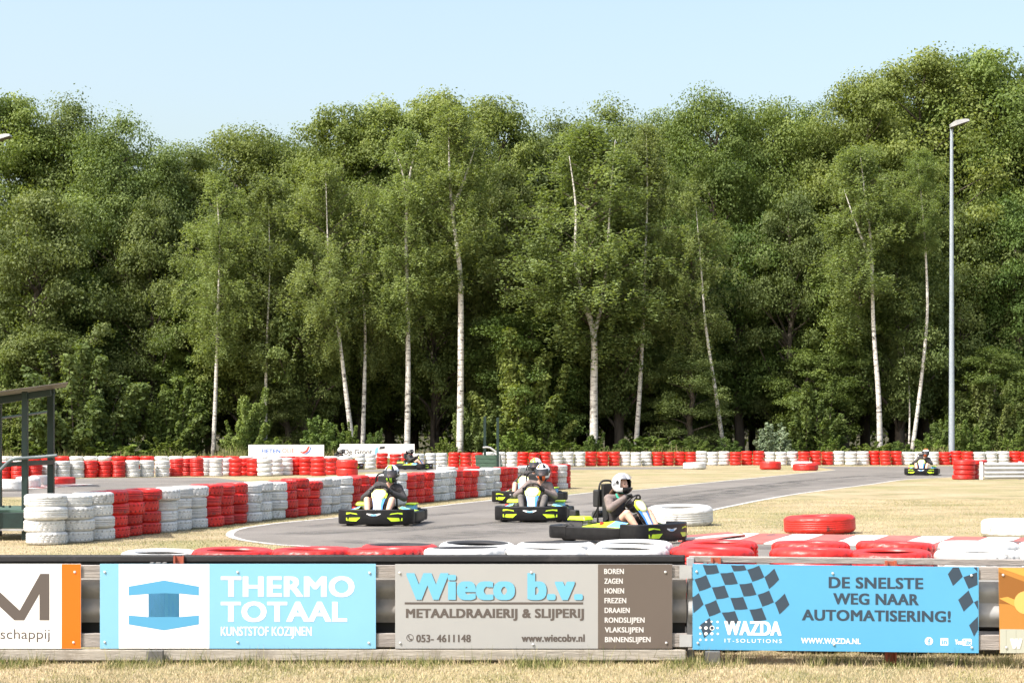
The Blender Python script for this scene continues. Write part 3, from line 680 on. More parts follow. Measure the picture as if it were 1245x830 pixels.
# --- the fence itself: two runs, each one thing
def wbeam(mb, pl, x0, x1, z0, z1, off, n=2, mi=0):
    H_ = z1 - z0; prof = []
    for i in range(0, 25):
        t = i / 24; prof.append((0.040 * (0.5 - 0.5 * math.cos(t * 2 * math.pi * n)) ** 0.7, z0 + H_ * t))
    back = [(o - 0.006, z) for o, z in reversed(prof)]
    a = pl.at(x0, HY, off); b = pl.at(x1, HY, off)
    mb.sweep([(a.x, a.y), (b.x, b.y)], prof + back, mi)
def zpl(pl, x, y): return pl.at(x, y).z
def fence(pl, x0, x1, right):
    r = empty('guard_rail_fence')
    PL = [(687, 702.5), (770, 786.5)] if not right else [(689, 705), (772, 790)]
    mb = MB(); wbeam(mb, pl, x0, x1, .275, .60, -0.115); mb.build('crash_barrier', M['galv'] if right else M['galv_shade'], r, smooth=True)
    for a, b in PL:
        flat(pl, [rect(x0, a, x1, b)], -0.014, 0.045, 'plank', M['wood'], r, bevel=.004)
    if not right:
        flat(pl, [rect(x0, 676.3, 836, 788.6)], -0.185, 0.02, 'black_backing_board', M['blackboard'], r, bevel=.004)
        flat(pl, [rect(x0, 677.5, 834, 684.5)], -0.150, 0.03, 'top_rail', M['blackboard'], r, bevel=.004)
        flat(pl, [rect(x0, 789.2, 834, 802.5)], 0.0, 0.05, 'kickboard', M['woodlow'], r, bevel=.006)
        posts = [(190, 10), ]; br = [(213, 6)]
    else:
        flat(pl, [[(x0, 677.5), (x1, 682.5), (x1, 690.2), (x0, 685.2)]], -0.15, 0.06, 'top_rail', M['wood'], r, bevel=.005)
        posts = [(864, 9), ]; br = [(870, 5.5), (1085, 6.5)]
        for a, b in ((687.5, 703), (771, 786)): flat(pl, [rect(826, a, 841, b)], -0.009, 0.004, 'joint_plate', M['galv'], r)
    if right:
        a = pl.at(838.5, 700, -.16); MB().box((a.x, a.y, .365), (.05, .05, .73)).build('end_post', M['galv'], r, bevel=.004)
    for px, hw in posts:
        a = pl.at(px - hw, 700, -0.075); b = pl.at(px + hw, 700, -0.075); m_ = (a + b) / 2; w = (b - a).length
        mb = MB(); mb.box((m_.x, m_.y, .35), (w * .32, .03, .70)); mb.box((m_.x - w * .38, m_.y, .35), (w * .24, .05, .70)); mb.box((m_.x + w * .38, m_.y, .35), (w * .24, .05, .70))
        mb.box((m_.x, m_.y - .115, .048), (w, .05, .10))
        mb.build('post', M['greypost'], r, bevel=.004)
    for px, hw in br:
        a = pl.at(px, 700, -0.132); mb = MB(); w = 2 * hw / ppm(a.y); ztop = zpl(pl, px, 677.0 if not right else 678.2 + (px - 850) * .02)
        mb.box((a.x - w * .42, a.y, ztop / 2), (w * .2, .034, ztop)); mb.box((a.x + w * .42, a.y, ztop / 2), (w * .2, .034, ztop)); mb.box((a.x, a.y + .010, ztop / 2), (w * .7, .012, ztop - .006))
        mb.build('bracket_post', M['redpost'], r)
    return r
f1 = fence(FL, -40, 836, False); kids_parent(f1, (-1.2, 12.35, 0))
tag(f1, 'grey plank and steel guard-rail fence with black backing, left run', 'fence')
f2 = fence(FRr, 836.5, 1300, True); kids_parent(f2, (2.2, 12.2, 0))
tag(f2, 'weathered guard-rail fence with open gaps and no black backing, right run', 'fence')

def banner(name, pl, poly, mats, label, polys=None, mi=None):
    r = empty(name); mb = MB()
    flat(pl, [poly], 0.0, 0.004, 'panel', mats, r, bevel=.001)
    tag(r, label, 'banner'); return r
# banner 1: white with M and orange stripe
r = banner('advertising_banner', FL, rect(-190, 685, 98.5, 788), M['s_white'], 'white banner with a large grey M and an orange right-hand stripe')
flat(FL, [rect(75, 685.2, 98.3, 787.8)], .003, .003, 'orange_stripe', M['s_orange'], r)
flat(FL, [[(-52, 753.5), (-52, 697), (-40, 697), (-14, 739), (12, 697), (-12, 697)]][:0] + [[(-36, 753.5), (-36, 697), (-24, 697), (24, 741.5), (49, 697), (60, 697), (60, 753.5), (48, 753.5), (48, 721.5), (29.5, 753.5), (17.5, 753.5), (-24, 715), (-24, 753.5)]], .003, .0015, 'letter_mark', M['s_taupe'], r)
lettering(FL, 'schappij', 0.5, 60.5, 764.2, 776, M['s_taupe'], r, .003, 0.0, ref='h')
screws(FL, [(91, 695), (89.5, 780.5)], .0035, r); kids_parent(r, FL.at(-46, 788))
# banner 2: sky blue / white, I-beam emblem
r = banner('advertising_banner', FL, rect(121.5, 685, 457, 788), M['s_blue'], 'sky blue and white banner with bold white capitals and a blue beam emblem')
flat(FL, [rect(144.5, 685.2, 254.5, 787.8)], .003, .003, 'white_field', M['s_white'], r)
flat(FL, [[(156.5, 712.5), (199.5, 705), (242, 712.5), (242, 723.5), (218, 721), (218, 749.5), (242, 747.5), (242, 758.5), (199.5, 765.8), (156.5, 758.5), (156.5, 747.5), (180.5, 749.5), (180.5, 721.5), (156.5, 723.5)],
          [(199.5, 720.5), (218, 721.5), (218, 749.5), (199.5, 749.5)], [(180.5, 721.5), (199.5, 720.5), (199.5, 749.5), (180.5, 749.5)]], .0045, .0015, 'beam_emblem', [M['s_blue2'], M['s_deep'], M['s_mid']], r, mi=[0, 1, 2]).data
o = r.children[-1]
for v in o.data.vertices: pass
lettering(FL, 'THERMO', 268.5, 431, 700.3, 725, M['s_white'], r, .003, .058)
lettering(FL, 'TOTAAL', 268.5, 422, 731, 755.3, M['s_white'], r, .003, .058)
lettering(FL, 'KUNSTSTOF KOZIJNEN', 268.5, 379, 761.3, 772.3, M['s_white'], r, .003, .02)
screws(FL, [(127.5, 695), (127.5, 780), (289, 695), (289, 780), (449.5, 696), (448.5, 781)], .004, r); kids_parent(r, FL.at(289, 788))
# banner 3: grey and taupe
r = banner('advertising_banner', FL, rect(480.5, 685.3, 817.5, 788), M['s_grey'], 'pale grey and brown banner with big blue letters and a list of eight words')
flat(FL, [rect(727, 685.5, 817.3, 787.8)], .003, .003, 'brown_field', M['s_brown'], r)
lettering(FL, 'Wieco b.v.', 495.2, 709.8, 697.2, 729.6, M['s_taupe'], r, .003, .085, name='letter_shadow', ref='W')
lettering(FL, 'Wieco b.v.', 494, 708.6, 696.2, 728.6, M['s_blue3'], r, .0048, .085, ref='W')
flat(FL, [rect(492, 731.6, 709, 734.2)], .003, .0015, 'underline', M['s_taupe'], r)
lettering(FL, 'METAALDRAAIERIJ & SLIJPERIJ', 493.5, 710, 739.5, 750.5, M['s_taupe'], r, .003, .07)
lettering(FL, '053- 4611148', 506, 572.5, 771, 780, M['s_taupe'], r, .003, .05)
lettering(FL, 'www.wiecobv.nl', 634, 711, 770.5, 779.5, M['s_taupe'], r, .003, .06)
for k, w in enumerate(['BOREN', 'ZAGEN', 'HONEN', 'FREZEN', 'DRAAIEN', 'RONDSLIJPEN', 'VLAKSLIJPEN', 'BINNENSLIJPEN']):
    lettering(FL, w, 734.5 + k * .14, 734.5 + k * .14 + [24, 22.5, 24, 26.5, 30.5, 48.5, 47, 55.5][k], 690.9 + 11.83 * k, 697.2 + 11.83 * k, M['s_ltext'], r, .0045, .035)
ring = [(498.5 + 4.4 * math.cos(a), 774.7 + 4.4 * math.sin(a)) for a in np.linspace(0, 2 * math.pi, 25)[:-1]]; rin = [(498.5 + 3.6 * math.cos(a), 774.7 + 3.6 * math.sin(a)) for a in np.linspace(0, 2 * math.pi, 25)[:-1]]
seg = [[ring[i], ring[(i + 1) % 24], rin[(i + 1) % 24], rin[i]] for i in range(24)]
flat(FL, seg + [[(496.2, 772.5), (497.6, 772.2), (498, 774), (497.4, 774.4), (499, 776.2), (499.8, 775.6), (501.3, 776.6), (500.6, 778), (498.4, 777.4), (496.4, 775)]], .003, .0012, 'phone_emblem', M['s_taupe'], r)
screws(FL, [(486, 696), (486.5, 781), (646, 695.5), (648, 783), (809, 695), (810, 781)], .005, r); kids_parent(r, FL.at(649, 788))
# banner 4: bright blue with chequered flag (drawn in local pixels, tilted with the fence)
def S(x): return (x - 842) * 4.2 / 348
def tilt(P): return [(x, y + S(x)) for x, y in P]
r = banner('advertising_banner', FRr, tilt(rect(842, 684.8, 1190, 789.2)), M['s_blue2'], 'bright blue banner with chequered flags reading DE SNELSTE WEG NAAR AUTOMATISERING')
def zz(x, y): return (820 + x / 5.535, 670 + y / 5.535)
def yy(x, y): return (1000 + x / 5.08, 670 + y / 5.08)
def L4(q): return [zz(*p) for p in q]
def curve4(q):            # bow the upper and lower edges of a flag square a little
    a, b, c, d = q
    m1 = ((a[0] + b[0]) / 2, (a[1] + b[1]) / 2 + .5); m2 = ((c[0] + d[0]) / 2, (c[1] + d[1]) / 2 + .5)
    return [a, m1, b, c, m2, d]
sq = [[(190, 90), (283, 90), (302, 143), (215, 155)], [(380, 92), (470, 92), (486, 124), (398, 133)], [(490, 122), (570, 94), (605, 172), (524, 203)], [(606, 172), (672, 114), (705, 188), (637, 252)],
      [(135, 187), (213, 158), (247, 238), (167, 267)], [(308, 146), (395, 138), (427, 216), (340, 224)], [(436, 220), (520, 210), (552, 290), (466, 302)], [(560, 290), (637, 262), (669, 340), (592, 370)], [(676, 344), (742, 282), (774, 357), (707, 422)],
      [(120, 308), (164, 278), (196, 355), (128, 414)], [(252, 241), (337, 228), (367, 306), (283, 321)], [(376, 312), (462, 305), (494, 386), (405, 391)], [(505, 391), (588, 378), (620, 458), (535, 468)],
      [(204, 357), (280, 326), (312, 407), (234, 437)], [(318, 410), (407, 400), (437, 478), (360, 490)], [(172, 494), (236, 445), (265, 520), (200, 582)], [(120, 175), (130, 190), (120, 195)]]
sq2 = [[(774, 140), (806, 98), (842, 98), (866, 155), (806, 212)], [(870, 158), (955, 128), (958, 205), (902, 230)], [(838, 298), (902, 240), (933, 312), (872, 370)], [(933, 98), (955, 98), (957, 126)], [(905, 455), (960, 400), (962, 480), (936, 524)], [(936, 312), (960, 300), (962, 362)]]
flat(FRr, [curve4(L4(q)) if len(q) == 4 else L4(q) for q in sq], .003, .0012, 'chequered_flag', M['s_navy'], r)
flat(FRr, [[yy(*p) for p in q] for q in sq2], .003, .0012, 'chequered_flag', M['s_navy'], r)
lettering(FRr, 'DE SNELSTE', 1007.5, 1122.5, 700.8, 714.3, M['s_navy'], r, .003, .058, slope=.012)
lettering(FRr, 'WEG NAAR', 1013, 1117, 720.5, 734, M['s_navy'], r, .003, .058, slope=.012)
lettering(FRr, 'AUTOMATISERING!', 975, 1156, 740.3, 753.5, M['s_navy'], r, .003, .058, slope=.012)
lettering(FRr, 'WAZDA', 880.5, 950, 754.3, 771.3, M['s_white'], r, .0045, .06, slope=.012)
lettering(FRr, 'IT-SOLUTIONS', 881, 950.5, 775.8, 780.3, M['s_white'], r, .003, .0, spacing=1.35, slope=.012)
lettering(FRr, 'WWW.WAZDA.NL', 974, 1046.5, 774.8, 781.5, M['s_white'], r, .003, .03, slope=.012)
def disc(x, y, rad, n=14): return [(x + rad * math.cos(2 * math.pi * i / n), y + rad * math.sin(2 * math.pi * i / n)) for i in range(n)]
dots = [(213, 473, 7), (250, 471, 7), (290, 473, 8), (174, 512, 9), (212, 514, 12), (290, 514, 8), (174, 552, 8), (212, 552, 12), (252, 552, 11), (292, 553, 8), (174, 593, 8), (213, 593, 8), (253, 593, 8)]
flat(FRr, [disc(*zz(a, b), c / 5.535 * .95) for a, b, c in dots], .0045, .0012, 'dot_emblem', M['s_white'], r)
cx_, cy_ = zz(253, 514); ro = disc(cx_, cy_, 2.9, 20); ri = disc(cx_, cy_, 2.1, 20)
flat(FRr, [[ro[i], ro[(i + 1) % 20], ri[(i + 1) % 20], ri[i]] for i in range(20)], .0045, .0012, 'ring_emblem', M['s_white'], r)
flat(FRr, [disc(*yy(657, 553), 4.9, 24)], .003, .0012, 'round_icon', M['s_white'], r)
lettering(FRr, 'f', yy(650, 0)[0], yy(669, 0)[0], yy(0, 537)[1], yy(0, 575)[1], M['s_blue2'], r, .0045, .05, ref='f')
flat(FRr, [rect(*yy(729, 534), *yy(776, 579))], .003, .0012, 'square_icon', M['s_white'], r)
lettering(FRr, 'in', yy(736, 0)[0], yy(769, 0)[0], yy(0, 542)[1], yy(0, 573)[1], M['s_blue2'], r, .0045, .06, ref='i')
lettering(FRr, 'You', yy(818, 0)[0], yy(860, 0)[0], yy(0, 542)[1], yy(0, 573)[1], M['s_white'], r, .003, .04, ref='Y')
flat(FRr, [[yy(868, 538), yy(916, 538), yy(922, 545), yy(922, 572), yy(916, 580), yy(868, 580), yy(862, 572), yy(862, 545)]], .003, .0012, 'tube_icon', M['s_white'], r)
lettering(FRr, 'Tube', yy(867, 0)[0], yy(918, 0)[0], yy(0, 543)[1], yy(0, 575)[1], M['s_blue2'], r, .0045, .03, ref='T')
screws(FRr, [(847, 694.5), (848.5, 781), (1012.5, 696.5), (1014, 783), (1181, 699), (1181.5, 786.5)], .005, r); kids_parent(r, FRr.at(1016, 791))
# banner 5: print of cheeses on a shelf
r = banner('advertising_banner', FRr, [(1214, 689.6), (1430, 692.4), (1430, 795), (1215.5, 793.4)], M['shelf'], 'banner with a print of round yellow cheeses on wooden shelves at right edge')
flat(FRr, [[(1214.3, 689.8), (1245, 700), (1429, 770), (1429, 752), (1300, 700), (1262, 690.5)]], .0030, .001, 'shelf_print', M['shelfl'], r)
flat(FRr, [[(1214.6, 695), (1245, 706.5), (1300, 729), (1300, 740), (1214.8, 733)]], .0024, .0009, 'shelf_shade_print', M['shelfd'], r)
flat(FRr, [[(1214.8, 727), (1246, 743), (1300, 768), (1300, 755), (1225, 725)]], .0036, .0012, 'shelf_edge_print', M['shelfl'], r)
flat(FRr, [disc(1247, 732, 14, 28)], .0044, .0015, 'cheese_print', M['cheese'], r)
flat(FRr, [disc(1283, 744, 14, 28)], .0044, .0015, 'cheese_print', M['cheese'], r)
flat(FRr, [[(1215.6, 764.2), (1430, 766.6), (1430, 794.8), (1215.8, 793.2)]], .0038, .0015, 'plank_print', M['plankprint'], r)
flat(FRr, [rect(x, 765.6, x + .7, 793) for x in (1223, 1235, 1247)], .0046, .001, 'plank_gap_print', M['plankline'], r)
lettering(FRr, 'W', 1229.3, 1243.8, 776.6, 789, M['plankline'], r, .0050, .10, name='letter_shadow')
lettering(FRr, 'W', 1228.3, 1242.8, 775.8, 788, M['s_white'], r, .0066, .10)
screws(FRr, [(1219.5, 698.5), (1223.5, 786.5)], .006, r); kids_parent(r, FRr.at(1320, 794))

# ------------------------------------------------------------------ far sign boards, rail, stands, masts
def board(px0, px1, py0, py1, Yb, label):
    pl = Plane((-60, Yb), (60, Yb)); r = empty('sign_board')
    flat(pl, [rect(px0, py0, px1, py1)], 0, .05, 'panel', M['s_white'], r, bevel=.006)
    for q in (0.12, 0.5, 0.88):
        p = pl.at(px0 + (px1 - px0) * q, py1, -.09); MB().box((p.x, p.y, (p.z + .4) / 2), (.08, .08, p.z + .4)).build('post', M['greypost'], r)
    tag(r, label, 'sign'); return r, pl
r, pl = board(302, 394, 540.5, 557.5, 92.0, 'white trackside board with blue and red lettering beside a red and blue swoosh')
lettering(pl, 'FIETEN', 318, 341, 545.6, 550.5, M['s_cobalt'], r, .012, .05); lettering(pl, 'OLIE', 343, 358, 545, 550, M['s_pink'], r, .012, .0)
flat(pl, [[(364.5, 548.3), (368, 549.2), (372, 547.2), (374.5, 542.4), (376.5, 542.6), (373.8, 549), (369.5, 551), (366, 550.2)]], .012, .006, 'swoosh_emblem', M['s_red'], r)
flat(pl, [[(367, 551), (371.5, 551.2), (375.6, 548), (377.6, 543), (378.6, 543.2), (376.5, 549), (372, 552)]], .012, .006, 'swoosh_emblem', M['s_cobalt'], r)
flat(pl, [rect(303, 554.3, 393, 555.2)], .012, .006, 'red_line', M['s_pink'], r); flat(pl, [rect(362, 555.6, 393, 557.2)], .012, .006, 'blue_line', M['s_cobalt'], r)
kids_parent(r, (pl.at(348, 557).x, 92, 0))
r, pl = board(413, 504, 539.6, 556.5, 92.4, 'white trackside board with plain dark lettering, behind the far side-on kart')
lettering(pl, 'De Groot', 418.5, 452.5, 546, 552, M['s_ink'], r, .012, .03)
flat(pl, [[(462, 542.8), (468, 542), (467.5, 545), (461, 545.8)], [(460, 551), (467, 550.5), (466.5, 553.5), (459.5, 554)]], .012, .006, 'emblem', M['s_ink'], r)
flat(pl, [[(456.5, 544.5), (460, 543.5), (459, 552), (455, 553)]], .012, .006, 'emblem', M['s_blue'], r)
kids_parent(r, (pl.at(458, 556).x, 92.4, 0))
# far guard rail at right
r = empty('guard_rail'); RP = Plane((pk.x + .55, pk.y + .2), (pk.x + 6, pk.y + .9))
mb = MB(); wbeam(mb, RP, 1196, 1420, .03, .31, .06); mb.build('rail_beam', M['galv'], r, smooth='all')
mb = MB(); wbeam(mb, RP, 1196, 1420, .33, .62, .06); mb.build('rail_beam', M['galv'], r, smooth='all')
for px in (1193, 1240, 1300): 
    p = RP.at(px, 570, 0); MB().box((p.x, p.y, .33), (.11, .07, .66)).build('post', M['wplastic'], r, bevel=.006)
kids_parent(r, RP.at(1193, 583)); tag(r, 'silver double-beam guard rail at far right behind red tyre stack', 'guard rail')

# dark green marshal shelter at the left edge
r = empty('marshal_shelter'); S0 = 26.9
def post(px, Yp, ytop, ybot, wpx, name='post', m='post_green'):
    a = wp(px, ytop, Yp); zb = max(0.0, wp(px, ybot, Yp).z) if ybot else 0.0; w = wpx / ppm(Yp)
    return MB().box((a.x, a.y, (a.z + zb) / 2), (w, w, a.z - zb)).build(name, M[m], r, bevel=.006)
post(30.5, S0, 476, 0, 7); post(62, S0 + 1.5, 478, 0, 7.5); post(-1, S0 + 1.2, 484, 0, 6); post(-28, S0 - .3, 482, 0, 7)
# sloping corrugated roof
c0, c1, c2, c3 = wp(-45, 481, S0 - .5), wp(83, 464, S0 - .4), wp(80, 469.5, S0 + 2.0), wp(-42, 485.5, S0 + 1.9)
mb = MB(); vs = []; n = 48
for i in range(n + 1):
    t = i / n; a = c0.lerp(c1, t); b = c3.lerp(c2, t); o = .010 * math.sin(t * n * math.pi)
    for q in (a, b): vs += [q + Vector((0, 0, o)), q + Vector((0, 0, o - .014))]
fs = []
for i in range(n):
    k = 4 * i; fs += [(k, k + 4, k + 6, k + 2), (k + 1, k + 3, k + 7, k + 5), (k, k + 1, k + 5, k + 4), (k + 2, k + 6, k + 7, k + 3)]
fs += [(0, 2, 3, 1), (4 * n, 4 * n + 1, 4 * n + 3, 4 * n + 2)]
mb.add(vs, fs); rf_ = mb.build('roof', M['roof'], r, smooth=True)
dn = Vector((0, 0, -.028)); d2 = Vector((0, 0, -.075)); q_ = [c0.lerp(c1, .985), c3.lerp(c2, .985), c3, c0]
MB().add([p + dn for p in q_] + [p + d2 for p in q_], [(0, 1, 2, 3), (7, 6, 5, 4), (0, 4, 5, 1), (1, 5, 6, 2), (2, 6, 7, 3), (3, 7, 4, 0)]).build('soffit', M['post_green'], rf_)
for (pa, pb) in ((wp(-30, 489.5, S0), wp(62, 474, S0 + .05)), (wp(-28, 485.5, S0 + 1.5), wp(66, 472.5, S0 + 1.5))):
    MB().tube([pa + Vector((0, 0, -.04)), pb + Vector((0, 0, -.04))], .06, 4).build('roof_beam', M['post_green'], r)
a = wp(-60, 640, S0 - .1); b = wp(29, 640, S0 - .1); MB().box(((a.x + b.x) / 2, a.y + .0, wp(0, 632, S0).z), ((b.x - a.x), .06, .24)).build('deck_fascia', M['post_green'], r, bevel=.005)
MB().box(((a.x + b.x) / 2 + .2, a.y + .86, wp(0, 621.5, S0).z), ((b.x - a.x) + .4, 1.66, .05)).build('deck', M['deck_green'], r, bevel=.005)
MB().box(((a.x + b.x) / 2, a.y - .02, wp(0, 643.2, S0).z), ((b.x - a.x), .05, .03)).build('trim_strip', M['galv'], r)
mb = MB(); Pr = [wp(-30, 560, S0 - .15), wp(-6, 521, S0 - .15), wp(3, 510, S0 - .15), wp(9, 503, S0 - .15), wp(16, 499, S0 - .14), wp(26, 497.2, S0 - .13), wp(50, 494.6, S0 - .1), wp(70, 492.6, S0 - .1)]
for q in Pr: q.z -= 0.0
# the rail is at hand height in front of the rear wall tyres: pixel rows 540 + y
mb.tube([wp(-30, 600, S0 - .15), wp(-4, 575, S0 - .15), wp(3, 568.5, S0 - .15), wp(9, 562, S0 - .15), wp(14, 558.6, S0 - .14), wp(20, 557.2, S0 - .13), wp(32, 556.4, S0 - .1), wp(50, 555.2, S0 - .1), wp(69.5, 553.4, S0 - .1)], .026, 10)
mb.build('handrail', M['rail_green'], r, smooth=True)
a = wp(30, 563, S0 + .02); b = wp(63, 561.5, S0 + 1.48); mb = MB(); mb.tube([a, b], .05, 4); mb.tube([wp(-10, 566, S0 + .02), a], .05, 4); mb.build('cross_rail', M['post_green'], r)
for px in (4, 12):
    p = wp(px, 614, S0 + .9); post(px, S0 + .9, 614, 624, 2.6, 'deck_peg')
kids_parent(r, (wp(20, 640, S0).x, S0 + .7, 0)); tag(r, 'dark green open marshal shelter with sloping sheet roof behind the tyre wall', 'shelter')

# small marshal stand beyond the long wall
r = empty('marshal_stand'); T0 = 78.0
def post2(px, Yp, ytop, wpx): 
    a = wp(px, ytop, Yp); w = wpx / ppm(Yp); return MB().box((a.x, a.y, a.z / 2), (w, w, a.z)).build('post', M['post_green'], r, bevel=.01)
post2(589.5, T0, 506, 3.2); post2(605.2, T0 - .8, 507.5, 3.2)
for k in range(4):
    a = wp(577.5 + .6 * k, 0, T0 - .4); b = wp(612 - .2 * k + k * 1.2 - 3, 0, T0 - .4); zt = [.66, .48, .30, .12][k]
    mb = MB(); mb.box(((a.x + b.x) / 2, T0 - .4, zt), (b.x - a.x, .05, .165), M=Matrix.Rotation(.03, 3, 'Y')); mb.build('board', M['deck_green'], r, bevel=.006)
a = wp(577.5, 0, T0); b = wp(610, 0, T0); MB().box(((a.x + b.x) / 2, T0 + .2, .38), (b.x - a.x - .06, 1.1, .72)).build('deck', M['deck_green'], r, bevel=.01)
mb = MB(); mb.tube([wp(587, 544, T0 - .5), wp(592, 543.4, T0 - .5), wp(596, 544.2, T0 - .5), wp(602, 548.4, T0 - .55), wp(607.5, 552.2, T0 - .6)], .045, 8); mb.tube([wp(607.5, 551.8, T0 - .6), Vector((wp(607.8, 0, T0 - .6).x, T0 - .6, 0))], .045, 8); mb.build('handrail', M['galv'], r, smooth=True)
kids_parent(r, (wp(594, 0, T0).x, T0, 0)); tag(r, 'small green boarded marshal stand with two tall posts and grey handrail', 'stand')

# floodlight masts
def mast(px, Ym, ytop, wpx, label, flip=1):
    r = empty('floodlight_mast'); t = wp(px, ytop, Ym); b = Vector((t.x, t.y, 0)); w = wpx / ppm(Ym) / 2
    mb = MB(); mb.lathe([(w * 1.25, 0), (w * 1.22, 1.0), (w * 1.05, 5.0), (w * .8, t.z * .7), (w * .62, t.z - .1), (w * .6, t.z), (0, t.z)], 14, Matrix.Translation(b)); mb.build('pole', M['mast'], r, smooth=True)
    # head: tapered box tilted upward to the right
    R_ = Matrix.Rotation(-.32 * flip, 3, 'Y')
    c = t + Vector((.28 * flip, -.25, .16))
    mb = MB(); h = Vector((0, 0, 0))
    prof = [(-.45, -.02, .10), (-.40, .16, .20), (-.1, .24, .30), (.35, .18, .30), (.62, .08, .28)]
    vs = []
    for x, z, hw in prof: vs += [c + R_ @ Vector((x * flip, -hw, -.03 if x > -.44 else -.02)), c + R_ @ Vector((x * flip, hw, -.03 if x > -.44 else -.02)), c + R_ @ Vector((x * flip, hw * .85, z)), c + R_ @ Vector((x * flip, -hw * .85, z))]
    fs = []
    for i in range(len(prof) - 1):
        for j in range(4): fs.append((4 * i + j, 4 * i + (j + 1) % 4, 4 * i + 4 + (j + 1) % 4, 4 * i + 4 + j))
    fs += [(0, 1, 2, 3), tuple(4 * (len(prof) - 1) + j for j in (3, 2, 1, 0))]
    mb.add(vs, fs); hd = mb.build('lamp_head', M['galv'], r)
    mb = MB(); mb.box(c + R_ @ Vector((.12 * flip, 0, -.045)), (.9, .5, .03), M=R_); mb.build('lens', M['roof'], hd)
    mb = MB(); mb.box(t + Vector((0, -.05, .05)), (.16, .2, .22)); mb.tube([t + Vector((-.05, -.1, 0)), c + R_ @ Vector((-.3 * flip, 0, -.03))], .06, 8); mb.build('bracket', M['darksteel'], r)
    for o in list(r.children):
        o.data.transform(Matrix.Translation(-b))
        for q in o.children: q.data.transform(Matrix.Translation(-b))
    r.location = b; tag(r, label, 'floodlight mast', 'floodlight masts'); return r
mast(1157, 99.5, 156, 6, 'tall grey floodlight mast with one tilted head at right')
mast(-4, 99.5, 174, 6, 'floodlight mast cut by the left picture edge, only its head showing')
